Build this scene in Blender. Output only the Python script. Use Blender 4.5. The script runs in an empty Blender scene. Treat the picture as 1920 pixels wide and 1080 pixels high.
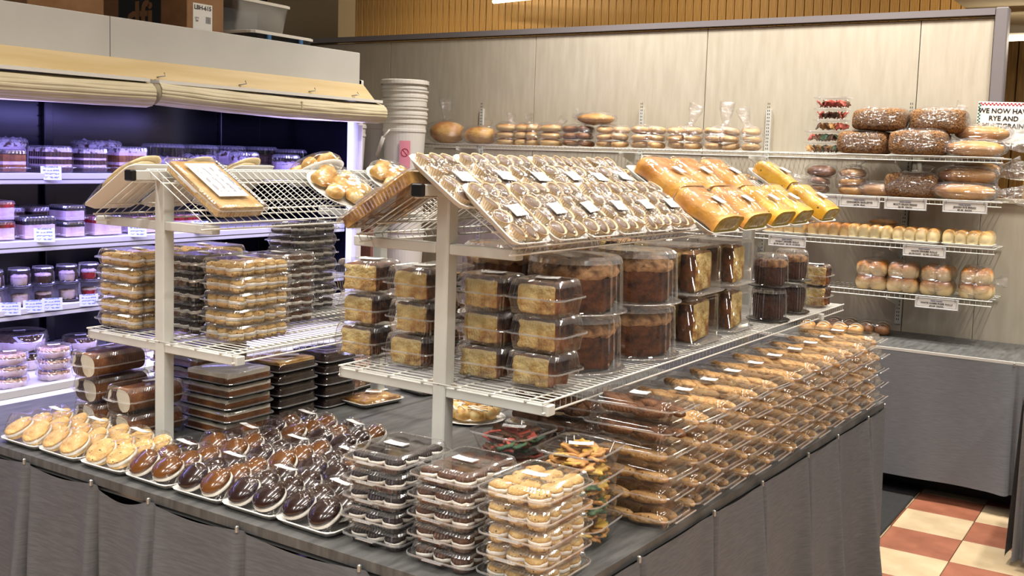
import bpy, math, random
from math import sin, cos, pi, radians, sqrt
from mathutils import Vector, Matrix, noise

random.seed(7)
SC = bpy.context.scene
COL = SC.collection

# ------------------------------------------------------------------ camera
cam_data = bpy.data.cameras.new('camera')
cam = bpy.data.objects.new('camera', cam_data)
COL.objects.link(cam)
F_PX, PITCH, ROLL, YAW, CY = 1975.2, 0.0936297, 0.0313468, -0.572158, 476.1
Fv = Vector((cos(PITCH)*sin(YAW), cos(PITCH)*cos(YAW), -sin(PITCH)))
Rv = Fv.cross(Vector((0, 0, 1))).normalized()
Uv = Rv.cross(Fv)
R2 = cos(ROLL)*Rv + sin(ROLL)*Uv
U2 = -sin(ROLL)*Rv + cos(ROLL)*Uv
m = Matrix((R2, U2, -Fv)).transposed().to_4x4()
m.translation = Vector((0, 0, 1.64))
cam.matrix_world = m
cam_data.sensor_width = 36
cam_data.lens = 36*F_PX/1920
cam_data.shift_y = (CY-540)/1920
cam_data.clip_start = 0.05
SC.camera = cam

# ------------------------------------------------------------------ world, lights, exposure
SC.view_settings.view_transform = 'Standard'
SC.view_settings.look = 'None'
SC.view_settings.gamma = 1
SC.view_settings.use_curve_mapping = False
SC.view_settings.exposure = -0.18
try:
    SC.cycles.transparent_max_bounces = 28
    SC.cycles.max_bounces = 6
    SC.cycles.glossy_bounces = 3
    SC.cycles.diffuse_bounces = 3
    SC.cycles.caustics_reflective = False
    SC.cycles.caustics_refractive = False
    SC.cycles.use_denoising = True
    SC.cycles.sample_clamp_indirect = 6
except Exception:
    pass
W = bpy.data.worlds.new('shop_air')
SC.world = W
W.use_nodes = True
W.node_tree.nodes['Background'].inputs[0].default_value = (1.0, 0.965, 0.91, 1)
W.node_tree.nodes['Background'].inputs[1].default_value = 0.15

def area(name, loc, sx, sy, power, color, rot=(0, 0, 0)):
    d = bpy.data.lights.new(name, 'AREA')
    d.shape = 'RECTANGLE'; d.size = sx; d.size_y = sy; d.energy = power; d.color = color
    o = bpy.data.objects.new(name, d); COL.objects.link(o)
    o.location = loc; o.rotation_euler = rot
    return o
WARM = (1.0, 0.955, 0.885)
for lx in (-3.0, -1.5, 0.0, 1.5):
    for ly, pw in ((-2.6, 34), (-0.7, 44), (1.3, 36), (3.1, 18), (5.25, 56)):
        o_ = area('ceiling_lamp_light', (lx, ly, 3.3 if ly < 0 else 3.7), 0.12, 1.2 if ly < 5 else 0.4, pw, WARM)
        o_.data.spread = radians(130)
for lx in (-6.0, -3.5, -1.0):
    area('far_wall_fill', (lx, 7.5, 3.6), 1.2, 0.12, 34, (1.0, 0.86, 0.62))  # unseen fill lights added behind the partition to brighten the far pine wall
BLUE = (0.31, 0.29, 1.0)
area('cooler_lamp_light', (-4.0, 2.95, 1.795), 0.05, 3.4, 40, BLUE, (0, radians(14), 0))
for zz in (1.445, 1.152, 0.86):
    area('cooler_shelf_light', (-4.27, 2.95, zz), 0.03, 3.4, 9.0, BLUE, (0, radians(8), 0))

# ------------------------------------------------------------------ helpers
def lin(h):
    h = h.lstrip('#')
    r = []
    for i in (0, 2, 4):
        c = int(h[i:i+2], 16)/255
        r.append(c/12.92 if c <= 0.04045 else ((c+0.055)/1.055)**2.4)
    return (r[0], r[1], r[2], 1)

def newmat(name):
    mt = bpy.data.materials.new(name); mt.use_nodes = True
    nt = mt.node_tree; nt.nodes.clear()
    out = nt.nodes.new('ShaderNodeOutputMaterial')
    return mt, nt, out

def mat(name, c1, c2=None, scale=20, rough=0.55, metal=0, bump=0, bscale=60, spec=0.5, coat=0,
        lo=0.35, hi=0.65, stretch=None, detail=4, c3=None, dots=0, dotc='#241209', dotr=0.18, emit=None, estr=0, top=None, t0=0.5, t1=0.85):
    mt, nt, out = newmat(name)
    N, L = nt.nodes, nt.links
    b = N.new('ShaderNodeBsdfPrincipled')
    b.inputs['Roughness'].default_value = rough
    b.inputs['Metallic'].default_value = metal
    b.inputs['Specular IOR Level'].default_value = spec
    b.inputs['Coat Weight'].default_value = coat
    b.inputs['Coat Roughness'].default_value = 0.06
    b.inputs['Base Color'].default_value = lin(c1)
    tc = N.new('ShaderNodeTexCoord')
    co = tc.outputs['Object']
    if stretch:
        mp = N.new('ShaderNodeMapping'); mp.inputs['Scale'].default_value = stretch
        L.new(co, mp.inputs[0]); co = mp.outputs[0]
    cur = None
    if c2:
        nz = N.new('ShaderNodeTexNoise'); nz.inputs['Scale'].default_value = scale; nz.inputs['Detail'].default_value = detail
        L.new(co, nz.inputs['Vector'])
        cr = N.new('ShaderNodeValToRGB')
        cr.color_ramp.elements[0].position = lo; cr.color_ramp.elements[0].color = lin(c1)
        cr.color_ramp.elements[1].position = hi; cr.color_ramp.elements[1].color = lin(c2)
        if c3:
            e = cr.color_ramp.elements.new((lo+hi)/2); e.color = lin(c3)
        L.new(nz.outputs['Fac'], cr.inputs[0]); cur = cr.outputs[0]
        L.new(cur, b.inputs['Base Color'])
    if dots:
        v = N.new('ShaderNodeTexVoronoi'); v.inputs['Scale'].default_value = dots
        L.new(tc.outputs['Object'], v.inputs['Vector'])
        lt = N.new('ShaderNodeMath'); lt.operation = 'LESS_THAN'; lt.inputs[1].default_value = dotr
        L.new(v.outputs['Distance'], lt.inputs[0])
        mx = N.new('ShaderNodeMix'); mx.data_type = 'RGBA'
        L.new(lt.outputs[0], mx.inputs['Factor'])
        if cur: L.new(cur, mx.inputs[6])
        else: mx.inputs[6].default_value = lin(c1)
        mx.inputs[7].default_value = lin(dotc)
        L.new(mx.outputs[2], b.inputs['Base Color'])
    if top:     # crust browned towards the top of each roll
        sp = N.new('ShaderNodeSeparateXYZ'); L.new(tc.outputs['Generated'], sp.inputs[0])
        n2 = N.new('ShaderNodeTexNoise'); n2.inputs['Scale'].default_value = 3.0; L.new(tc.outputs['Generated'], n2.inputs['Vector'])
        ad = N.new('ShaderNodeMath'); ad.operation = 'MULTIPLY_ADD'; ad.inputs[1].default_value = 0.45; L.new(n2.outputs['Fac'], ad.inputs[0]); L.new(sp.outputs[2], ad.inputs[2])
        mr = N.new('ShaderNodeMapRange'); mr.inputs['From Min'].default_value = t0+0.22; mr.inputs['From Max'].default_value = t1+0.22; L.new(ad.outputs[0], mr.inputs['Value'])
        mx = N.new('ShaderNodeMix'); mx.data_type = 'RGBA'; L.new(mr.outputs[0], mx.inputs['Factor'])
        if cur: L.new(cur, mx.inputs[6])
        else: mx.inputs[6].default_value = lin(c1)
        mx.inputs[7].default_value = lin(top); L.new(mx.outputs[2], b.inputs['Base Color'])
    if bump:
        bz = N.new('ShaderNodeTexNoise'); bz.inputs['Scale'].default_value = bscale; bz.inputs['Detail'].default_value = 3
        L.new(co, bz.inputs['Vector'])
        bp = N.new('ShaderNodeBump'); bp.inputs['Strength'].default_value = bump; bp.inputs['Distance'].default_value = 0.01
        L.new(bz.outputs['Fac'], bp.inputs['Height']); L.new(bp.outputs[0], b.inputs['Normal'])
    if emit:
        b.inputs['Emission Color'].default_value = lin(emit); b.inputs['Emission Strength'].default_value = estr
    L.new(b.outputs[0], out.inputs[0])
    return mt

def clear(name, base=0.05, gain=0.55, rough=0.07, tint=(0.97, 0.97, 0.97), bump=0, bscale=30, stretch=None, power=2.0, gcol=(1, 1, 1), milk=0.0):
    """thin clear plastic: mostly see-through, mirror-like towards grazing angles"""
    mt, nt, out = newmat(name)
    N, L = nt.nodes, nt.links
    tr = N.new('ShaderNodeBsdfTransparent'); tr.inputs[0].default_value = (*tint, 1)
    gl = N.new('ShaderNodeBsdfGlossy'); gl.inputs['Roughness'].default_value = rough
    gl.inputs['Color'].default_value = (*gcol, 1)
    lw = N.new('ShaderNodeLayerWeight'); lw.inputs['Blend'].default_value = 0.5
    p = N.new('ShaderNodeMath'); p.operation = 'POWER'; p.inputs[1].default_value = power
    L.new(lw.outputs['Facing'], p.inputs[0])
    ma = N.new('ShaderNodeMath'); ma.operation = 'MULTIPLY_ADD'; ma.inputs[1].default_value = gain; ma.inputs[2].default_value = base
    L.new(p.outputs[0], ma.inputs[0])
    mx = N.new('ShaderNodeMixShader')
    L.new(ma.outputs[0], mx.inputs[0]); L.new(tr.outputs[0], mx.inputs[1]); L.new(gl.outputs[0], mx.inputs[2])
    if bump:
        tc = N.new('ShaderNodeTexCoord'); co = tc.outputs['Object']
        if stretch:
            mp = N.new('ShaderNodeMapping'); mp.inputs['Scale'].default_value = stretch
            L.new(co, mp.inputs[0]); co = mp.outputs[0]
        bz = N.new('ShaderNodeTexNoise'); bz.inputs['Scale'].default_value = bscale; bz.inputs['Detail'].default_value = 2
        bz.inputs['Distortion'].default_value = 1.2
        L.new(co, bz.inputs['Vector'])
        bp = N.new('ShaderNodeBump'); bp.inputs['Strength'].default_value = bump; bp.inputs['Distance'].default_value = 0.02
        L.new(bz.outputs['Fac'], bp.inputs['Height'])
        L.new(bp.outputs[0], gl.inputs['Normal']); L.new(bp.outputs[0], lw.inputs['Normal'])
    res = mx
    if milk:
        df = N.new('ShaderNodeBsdfDiffuse'); df.inputs['Color'].default_value = (0.9, 0.9, 0.9, 1)
        m2 = N.new('ShaderNodeMixShader'); m2.inputs[0].default_value = milk
        L.new(mx.outputs[0], m2.inputs[1]); L.new(df.outputs[0], m2.inputs[2]); res = m2
    L.new(res.outputs[0], out.inputs[0])
    return mt

def emitter(name, col, s):
    mt, nt, out = newmat(name)
    e = nt.nodes.new('ShaderNodeEmission'); e.inputs[0].default_value = (*col, 1); e.inputs[1].default_value = s
    nt.links.new(e.outputs[0], out.inputs[0]); return mt

def printmat(name, paper='#f4f2ee', ink='#8d8b90'):
    """small label: flat grey lines of unreadable print on white paper"""
    mt, nt, out = newmat(name); N, L = nt.nodes, nt.links
    b = N.new('ShaderNodeBsdfPrincipled'); b.inputs['Roughness'].default_value = 0.5
    tc = N.new('ShaderNodeTexCoord'); sp = N.new('ShaderNodeSeparateXYZ'); L.new(tc.outputs['Generated'], sp.inputs[0])
    w = N.new('ShaderNodeMath'); w.operation = 'MULTIPLY'; w.inputs[1].default_value = 4.0; L.new(sp.outputs[1], w.inputs[0])
    fr = N.new('ShaderNodeMath'); fr.operation = 'FRACT'; L.new(w.outputs[0], fr.inputs[0])
    g = N.new('ShaderNodeMath'); g.operation = 'GREATER_THAN'; g.inputs[1].default_value = 0.55; L.new(fr.outputs[0], g.inputs[0])
    nz = N.new('ShaderNodeTexNoise'); nz.inputs['Scale'].default_value = 9; L.new(tc.outputs['Generated'], nz.inputs['Vector'])
    g2 = N.new('ShaderNodeMath'); g2.operation = 'GREATER_THAN'; g2.inputs[1].default_value = 0.47; L.new(nz.outputs['Fac'], g2.inputs[0])
    # keep a white margin left and right
    a = N.new('ShaderNodeMath'); a.operation = 'COMPARE'; a.inputs[1].default_value = 0.5; a.inputs[2].default_value = 0.38; L.new(sp.outputs[0], a.inputs[0])
    m1 = N.new('ShaderNodeMath'); m1.operation = 'MULTIPLY'; L.new(g.outputs[0], m1.inputs[0]); L.new(g2.outputs[0], m1.inputs[1])
    m2 = N.new('ShaderNodeMath'); m2.operation = 'MULTIPLY'; L.new(m1.outputs[0], m2.inputs[0]); L.new(a.outputs[0], m2.inputs[1])
    mx = N.new('ShaderNodeMix'); mx.data_type = 'RGBA'; L.new(m2.outputs[0], mx.inputs['Factor'])
    mx.inputs[6].default_value = lin(paper); mx.inputs[7].default_value = lin(ink)
    L.new(mx.outputs[2], b.inputs['Base Color']); L.new(b.outputs[0], out.inputs[0])
    return mt

M = {}
M['paint'] = mat('white_powder_coat', '#d6d6cf', '#c9c9c2', 6, rough=0.4, bump=0.03)
M['wire'] = mat('white_coated_wire', '#e6e3da', rough=0.35)
M['black'] = mat('black_plastic', '#0d0d0f', rough=0.35)
M['clear'] = clear('clear_plastic', 0.06, 0.55, 0.06, power=1.9, milk=0.004)
M['bead'] = clear('clear_plastic_beading', 0.20, 0.5, 0.13, milk=0.05)
M['rim'] = clear('clear_plastic_rim', 0.30, 0.4, 0.10, milk=0.16)
M['clear2'] = clear('clear_plastic_smooth', 0.055, 0.38, 0.05, milk=0.004)
M['film'] = clear('shrink_film', 0.035, 0.38, 0.09, bump=0.30, bscale=24, stretch=(1, 0.55, 1), power=2.0, milk=0.004)
M['film2'] = clear('milky_film', 0.06, 0.5, 0.10, bump=0.55, bscale=34, stretch=(0.6, 1, 1), power=1.8, milk=0.025)
M['bag'] = clear('bread_bag', 0.085, 0.6, 0.11, bump=1.0, bscale=26, stretch=(0.6, 1, 2.2), power=1.9, tint=(0.98, 0.98, 0.98), milk=0.02)
M['foam'] = mat('white_foam', '#ecebe6', rough=0.6, bump=0.05, bscale=300)
M['label'] = printmat('label_print')
M['paper'] = mat('white_paper', '#f3f1ec', rough=0.6)
M['bluepaper'] = printmat('price_card_print', '#dfe6f6', '#7f8ec8')
M['cloth'] = mat('grey_table_cloth', '#414140', '#5f5f5d', 9, rough=0.5, bump=0.08, bscale=120, stretch=(6, 1, 1), lo=0.3, hi=0.7)
M['skirt'] = mat('grey_skirt_fabric', '#515357', '#5e6064', 40, rough=0.6, bump=0.04, bscale=160, stretch=(0.5, 0.5, 7))
M['skirtb'] = mat('blue_grey_skirt_fabric', '#6c6e72', '#787a7e', 40, rough=0.6, bump=0.04, bscale=160, stretch=(0.5, 0.5, 7))
M['chip'] = mat('chip_cookie', '#cfa462', '#e6c486', 40, rough=0.75, bump=0.5, bscale=120, dots=95, dotr=0.2, dotc='#2d1609')
M['dark'] = mat('dark_cookie', '#1a0f0b', '#2e1c15', 50, rough=0.6, bump=0.4, bscale=140)
M['brown'] = mat('brown_cookie', '#452613', '#68401f', 40, rough=0.65, bump=0.4, bscale=120)
M['gold'] = mat('golden_cookie', '#c89a56', '#e2c084', 30, rough=0.65, bump=0.4, bscale=110)
M['pita'] = mat('pale_flat_bread', '#c9ae7c', '#e4d2a8', 14, rough=0.7, bump=0.15, bscale=50)
M['cream'] = mat('vanilla_cream', '#efe9dc', '#f7f3ea', 25, rough=0.5, bump=0.1, bscale=60)
M['choc'] = mat('glossy_dark_chocolate', '#1f0f0b', '#2f1712', 18, rough=0.22, coat=0.8)
M['caramel'] = mat('glossy_milk_chocolate', '#54300f', '#774818', 14, rough=0.22, coat=0.8)
M['bisc'] = mat('biscotti', '#b08048', '#d9ad74', 30, rough=0.8, bump=0.6, bscale=90, dots=60, dotr=0.13, dotc='#5a3114')
M['biscd'] = mat('dark_biscotti', '#4a2b18', '#7a5030', 30, rough=0.8, bump=0.6, bscale=90)
M['crumb'] = mat('yellow_cake_crumb', '#e4cb8c', '#8a5628', 15, rough=0.85, bump=0.9, bscale=90, lo=0.46, hi=0.66, detail=6, c3='#cba660')
M['crust'] = mat('brown_cake_crust', '#2d160a', '#7a4620', 24, rough=0.75, bump=0.5, bscale=70)
M['streusel'] = mat('tan_streusel', '#5f3a20', '#c79a6c', 30, rough=0.8, bump=0.8, bscale=55)
M['choccake'] = mat('chocolate_cake', '#2a140b', '#4f2a15', 20, rough=0.7, bump=0.5, bscale=80)
M['sponge'] = mat('cocoa_sponge', '#6a3a1a', '#9a5f2a', 22, rough=0.75, bump=0.35, bscale=120)
M['swissend'] = mat('cocoa_and_cream_swirl', '#3d1d0d', '#efe6cf', 13, rough=0.7, lo=0.485, hi=0.5, detail=1)
M['frost'] = mat('cream_frosting', '#eee6d2', '#f8f4e8', 20, rough=0.5, bump=0.25, bscale=40)
M['brownie'] = mat('fudge_brownie', '#1c100b', '#38201a', 20, rough=0.35, bump=0.3, bscale=60)
M['yellow'] = mat('sweet_bread_crust', '#b8701f', '#dfa548', 10, rough=0.45, bump=0.35, bscale=45)
M['yellow2'] = mat('saffron_bread_crust', '#c8880f', '#e8b52f', 9, rough=0.45, bump=0.35, bscale=45, dots=30, dotr=0.12, dotc='#7a5a12')
M['cut'] = mat('cut_bread', '#8f7d28', '#b7a04c', 40, rough=0.85, bump=0.4, bscale=120)
M['roll'] = mat('bread_roll', '#d2ab70', '#e2c48c', 9, rough=0.55, bump=0.1, bscale=40, top='#b87228', t0=0.45, t1=0.95)
M['bun'] = mat('white_bun', '#e6cd98', '#f0dfb6', 8, rough=0.5, bump=0.06, bscale=40, top='#c07a30', t0=0.34, t1=0.80)
M['dinner'] = mat('pale_dinner_roll', '#e8d29a', '#f0e0b0', 9, rough=0.5, bump=0.06, top='#cf8f38', t0=0.6, t1=1.0)
M['bagel'] = mat('bagel', '#a9743c', '#dcb67e', 12, rough=0.5, bump=0.1)
M['bageld'] = mat('cinnamon_bagel', '#5c3319', '#94602f', 14, rough=0.5, bump=0.1)
M['grain'] = mat('multigrain_loaf', '#4a2d18', '#9a6f40', 110, rough=0.8, bump=0.7, bscale=120)
M['rye'] = mat('rye_loaf', '#8f5a22', '#d3a056', 7, rough=0.5, bump=0.1)
M['round'] = mat('round_loaf', '#a86420', '#e0b25c', 10, rough=0.6, bump=0.25, bscale=50)
M['pastry'] = mat('danish_pastry', '#b98a44', '#e6cf98', 26, rough=0.5, bump=0.4, bscale=50, c3='#d9a85a')
M['flat'] = mat('flat_bar_pastry', '#7a4c1b', '#c99a52', 22, rough=0.55, bump=0.4, bscale=60)
M['pinkpas'] = mat('pink_tan_pastry', '#8a6048', '#d0ab92', 20, rough=0.6, bump=0.5, bscale=50)
M['icing'] = mat('white_icing', '#efe6d2', rough=0.4)
M['leafy'] = mat('yellow_leaf_cookie', '#c99a2c', '#e2c062', 20, rough=0.6, bump=0.3)
M['leafo'] = mat('tan_leaf_cookie', '#b0783a', '#dba762', 20, rough=0.6, bump=0.3)
M['leafg'] = mat('green_leaf_cookie', '#1f4a3c', '#54744a', 20, rough=0.6, bump=0.3)
M['leafr'] = mat('red_leaf_cookie', '#a3362a', '#d86a58', 20, rough=0.6, bump=0.3)
M['cupcase'] = mat('paper_case', '#cdb189', '#e6d2b0', 30, rough=0.7)
M['milkchoc'] = mat('milk_chocolate', '#5f4a3c', '#7b6251', 14, rough=0.4)
M['cakepink'] = mat('pink_cream_cake', '#d8b4c0', '#efdfe6', 16, rough=0.5, bump=0.15)
M['crumbtop'] = mat('cream_with_cocoa_crumbs', '#5a3020', '#efe3e6', 40, rough=0.6, bump=0.5, lo=0.40, hi=0.52)
M['cherry'] = mat('cherry_topping', '#6d0714', '#c21c33', 30, rough=0.15, coat=0.6)
M['blueb'] = mat('blueberry_topping', '#0c0d1a', '#22263f', 40, rough=0.2, coat=0.6)
M['coolerd'] = mat('navy_cooler_liner', '#06070f', '#090a18', 4, rough=0.2, spec=0.5)
M['alum'] = mat('white_aluminium', '#cfcfd2', rough=0.3, metal=0.0)
M['coolw'] = mat('white_cooler_enamel', '#d6d3cc', rough=0.35)
M['fascia'] = mat('white_fascia_board', '#b5b3ad', '#bcbab4', 3, rough=0.5)
M['bumper'] = mat('dark_grey_bumper', '#3b3a3d', rough=0.4)
M['birch'] = mat('birch_strip', '#b89f6e', '#c4ae82', 8, rough=0.5, stretch=(1, 0.2, 3))
M['blind'] = mat('cream_blind', '#b7ab8c', '#c1b699', 5, rough=0.6)
M['lam'] = mat('cream_laminate', '#b5ac99', '#c9c1b0', 4, rough=0.40, stretch=(7, 1, 1.0), lo=0.25, hi=0.8, detail=6)
M['greym'] = mat('grey_metal_trim', '#8c8688', rough=0.4, metal=0.3)
M['darkgap'] = mat('dark_gap', '#1f1a1c', rough=0.7)
M['plank'] = mat('honey_pine', '#8f6a33', '#b98f52', 5, rough=0.5, stretch=(14, 1, 0.9), lo=0.3, hi=0.7)
M['beige'] = mat('beige_plaster', '#b9ab8c', rough=0.7)
M['ceil'] = mat('ceiling_white', '#cfc3a8', rough=0.8)
M['tiler'] = mat('terracotta_tile', '#84503a', '#985f47', 8, rough=0.45, bump=0.05, bscale=60)
M['tilec'] = mat('cream_tile', '#b29c7a', '#c2ae8c', 8, rough=0.45, bump=0.05, bscale=60)
M['grout'] = mat('floor_grout', '#5c4a3a', rough=0.8)
M['mat'] = mat('black_rubber_mat', '#141414', '#1e1d1c', 60, rough=0.8, bump=0.4, bscale=200)
M['card'] = mat('cardboard', '#8f6640', '#9c734b', 10, rough=0.7)
M['cardd'] = mat('brown_cardboard', '#4a3322', '#5a402b', 10, rough=0.7)
M['ink'] = mat('black_ink', '#0e0e10', rough=0.6)
M['inkb'] = mat('blue_ink', '#4c5a86', rough=0.6)
M['bucket'] = mat('white_bucket_plastic', '#d9d5cd', rough=0.4)
M['bin'] = clear('frosted_bin', 0.45, 0.4, 0.35, tint=(0.9, 0.9, 0.9), gcol=(0.75, 0.75, 0.75))
M['binlid'] = mat('white_bin_lid', '#d8d3c8', rough=0.4)
M['blue'] = mat('blue_latch', '#2b5f8c', rough=0.4)
M['pinkst'] = mat('pink_sticker', '#d98a98', rough=0.5)
M['redst'] = mat('red_print', '#b3263a', rough=0.5)
M['green'] = mat('green_print', '#215c45', rough=0.5)
M['rosew'] = mat('rose_brown_board', '#7d5046', '#87584c', 6, rough=0.6)
M['tube'] = emitter('fluorescent_tube', (1.0, 0.88, 0.62), 14)
M['led'] = emitter('blue_white_led', (0.55, 0.55, 1.0), 3.2)
M['teal'] = mat('teal_bin', '#2f5a68', rough=0.5)
M['clip'] = mat('clear_clip', '#a8a8a4', rough=0.25, metal=0.6)
M['slot'] = mat('dark_slot', '#161414', rough=0.8)
M['tape'] = clear('clear_tape', 0.25, 0.5, 0.3)

class MB:
    def __init__(s): s.v = []; s.f = []; s.m = []; s.sm = []
    def add(s, vs, fs, mi=0, sm=False):
        o = len(s.v); s.v += [tuple(p) for p in vs]
        for f in fs: s.f.append(tuple(i+o for i in f)); s.m.append(mi); s.sm.append(sm)
        return s
    def box(s, x0, x1, y0, y1, z0, z1, mi=0, X=None):
        vs = [Vector((x, y, z)) for z in (z0, z1) for y in (y0, y1) for x in (x0, x1)]
        if X: vs = [X @ p for p in vs]
        return s.add(vs, [(0, 2, 3, 1), (4, 5, 7, 6), (0, 1, 5, 4), (2, 6, 7, 3), (0, 4, 6, 2), (1, 3, 7, 5)], mi)
    def bbox(s, x0, x1, y0, y1, z0, z1, b=0.004, mi=0, X=None):
        """box with chamfered vertical and horizontal edges"""
        r = []
        for (z, i) in ((z0, b), (z0+b, 0), (z1-b, 0), (z1, b)):
            r.append([(x0+i+b, y0+i, z), (x1-i-b, y0+i, z), (x1-i, y0+i+b, z), (x1-i, y1-i-b, z), (x1-i-b, y1-i, z), (x0+i+b, y1-i, z), (x0+i, y1-i-b, z), (x0+i, y0+i+b, z)])
        if X: r = [[X @ Vector(p) for p in q] for q in r]
        return s.rings(r, mi, True, True)
    def rings(s, rs, mi=0, cb=False, ct=False, sm=False):
        n = len(rs[0]); vs = [p for r in rs for p in r]; fs = []
        for k in range(len(rs)-1):
            for i in range(n):
                j = (i+1) % n
                fs.append((k*n+i, k*n+j, (k+1)*n+j, (k+1)*n+i))
        if cb: fs.append(tuple(range(n-1, -1, -1)))
        if ct: fs.append(tuple((len(rs)-1)*n+i for i in range(n)))
        return s.add(vs, fs, mi, sm)
    def tube(s, pts, r, n=6, mi=0):
        pts = [Vector(p) for p in pts]; rs = []
        for i, p in enumerate(pts):
            t = (pts[min(i+1, len(pts)-1)]-pts[max(i-1, 0)]).normalized()
            a = t.cross(Vector((0, 0, 1)) if abs(t.z) < 0.9 else Vector((1, 0, 0))).normalized(); b = t.cross(a)
            rs.append([p+r*(cos(2*pi*k/n)*a+sin(2*pi*k/n)*b) for k in range(n)])
        return s.rings(rs, mi, True, True, True)
    def lathe(s, prof, n=32, mi=0, cx=0, cy=0, rib=0, cb=False, ct=False, sm=True, fn=None):
        rs = []
        for k, (r, z) in enumerate(prof):
            ring = []
            for i in range(n):
                a = 2*pi*i/n; rr = r+(rib if i % 2 else 0)*(1 if r > rib else 0)
                if fn: rr, zz = fn(rr, z, a)
                else: zz = z
                ring.append((cx+rr*cos(a), cy+rr*sin(a), zz))
            rs.append(ring)
        return s.rings(rs, mi, cb, ct, sm)
    def grid(s, nx, ny, fn, mi=0, sm=True):
        vs = [fn(i/nx, j/ny) for j in range(ny+1) for i in range(nx+1)]
        fs = [(j*(nx+1)+i, j*(nx+1)+i+1, (j+1)*(nx+1)+i+1, (j+1)*(nx+1)+i) for j in range(ny) for i in range(nx)]
        return s.add(vs, fs, mi, sm)
    def blob(s, sx, sy, sz, c=(0, 0, 0), nu=16, nv=10, e=1.0, ez=1.0, amp=0, fq=20, mi=0, X=None, seed=0, flat=None):
        """superellipsoid, half sizes sx sy sz; e<1 gets boxier"""
        def sp(v, q): return math.copysign(abs(v)**q, v)
        rs = []
        for j in range(nv+1):
            ph = -pi/2+pi*j/nv
            if j == 0: ph += 0.08
            if j == nv: ph -= 0.08
            ring = []
            for i in range(nu):
                th = 2*pi*i/nu
                p = Vector((sx*sp(cos(ph), ez)*sp(cos(th), e), sy*sp(cos(ph), ez)*sp(sin(th), e), sz*sp(sin(ph), ez)))
                if amp:
                    q = p*fq+Vector((seed*3.7, seed*1.3, 0)); d = noise.noise(q)+0.5*noise.noise(q*2.1)
                    p += p.normalized()*amp*d
                if flat is not None and p.z < flat: p.z = flat
                p += Vector(c)
                ring.append(X @ p if X else p)
            rs.append(ring)
        return s.rings(rs, mi, True, True, True)
    def mesh(s, name, mats, smooth=None):
        me = bpy.data.meshes.new(name); me.from_pydata(s.v, [], s.f)
        for mt in (mats if isinstance(mats, (list, tuple)) else [mats]): me.materials.append(mt)
        me.polygons.foreach_set('material_index', s.m)
        me.polygons.foreach_set('use_smooth', s.sm if smooth is None else [smooth]*len(s.f))
        me.update(); return me

def rrect(w, d, r, n, z, rib=0, cx=0, cy=0):
    """n points evenly along a rounded rectangle; odd ones pushed out by rib"""
    r = min(r, w/2-1e-4, d/2-1e-4)
    a, b = w/2-r, d/2-r
    segs = [('l', (a, -b-r), (0, 0)), ]
    per = 4*a+4*b+2*pi*r; out = []
    for i in range(n):
        t = per*i/n
        # start at middle-left of bottom edge, run counter-clockwise
        if t < 2*a: p = (-a+t, -b-r); nn = (0, -1)
        elif t < 2*a+pi*r/2: u = (t-2*a)/r; nn = (sin(u), -cos(u)); p = (a+r*nn[0], -b+r*nn[1])
        elif t < 2*a+pi*r/2+2*b: p = (a+r, -b+t-2*a-pi*r/2); nn = (1, 0)
        elif t < 2*a+pi*r+2*b: u = (t-2*a-2*b-pi*r/2)/r; nn = (cos(u), sin(u)); p = (a+r*nn[0], b+r*nn[1])
        elif t < 4*a+pi*r+2*b: p = (a-(t-2*a-2*b-pi*r), b+r); nn = (0, 1)
        elif t < 4*a+1.5*pi*r+2*b: u = (t-4*a-2*b-pi*r)/r; nn = (-sin(u), cos(u)); p = (-a+r*nn[0], b+r*nn[1])
        elif t < 4*a+1.5*pi*r+4*b: p = (-a-r, b-(t-4*a-2*b-1.5*pi*r)); nn = (-1, 0)
        else: u = (t-4*a-4*b-1.5*pi*r)/r; nn = (-cos(u), -sin(u)); p = (-a+r*nn[0], -b+r*nn[1])
        k = rib if i % 2 else 0
        out.append((cx+p[0]+k*nn[0], cy+p[1]+k*nn[1], z))
    return out

def part(name, me, parent=None, loc=(0, 0, 0), rot=(0, 0, 0), sc=None, kind=None, label=None):
    o = bpy.data.objects.new(name, me); COL.objects.link(o)
    if parent: o.parent = parent
    o.location = loc; o.rotation_euler = rot
    if sc: o.scale = sc if isinstance(sc, (tuple, list)) else (sc, sc, sc)
    if kind: o['kind'] = kind
    if label: o['label'] = label
    return o

def tag(o, label, cat, group=None):
    o['label'] = label; o['category'] = cat
    if group: o['group'] = group
    return o

def thing(name, label, cat, loc, rot=(0, 0, 0), group=None):
    o = bpy.data.objects.new(name, None); COL.objects.link(o)
    o.empty_display_size = 0.03
    o.location = loc; o.rotation_euler = rot if isinstance(rot, (tuple, list)) else (0, 0, rot)
    return tag(o, label, cat, group)

def struct(name, me, loc=(0, 0, 0), parent=None):
    o = part(name, me, parent, loc)
    if parent is None: o['kind'] = 'structure'
    return o

def text(body, size, parent, loc, rot, mt, name='lettering', align='CENTER', weight=0.0):
    c = bpy.data.curves.new(name, 'FONT'); c.body = body; c.size = size; c.align_x = align; c.align_y = 'CENTER'
    c.extrude = 0.0004; c.offset = weight; c.resolution_u = 2; c.materials.append(mt)
    tmp = bpy.data.objects.new('text_curve', c); COL.objects.link(tmp)
    bpy.context.view_layer.update()
    me = bpy.data.meshes.new_from_object(tmp.evaluated_get(bpy.context.evaluated_depsgraph_get()))
    bpy.data.objects.remove(tmp)
    me.name = name
    if not me.materials: me.materials.append(mt)
    return part(name, me, parent, loc, rot, kind='stuff')

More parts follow.
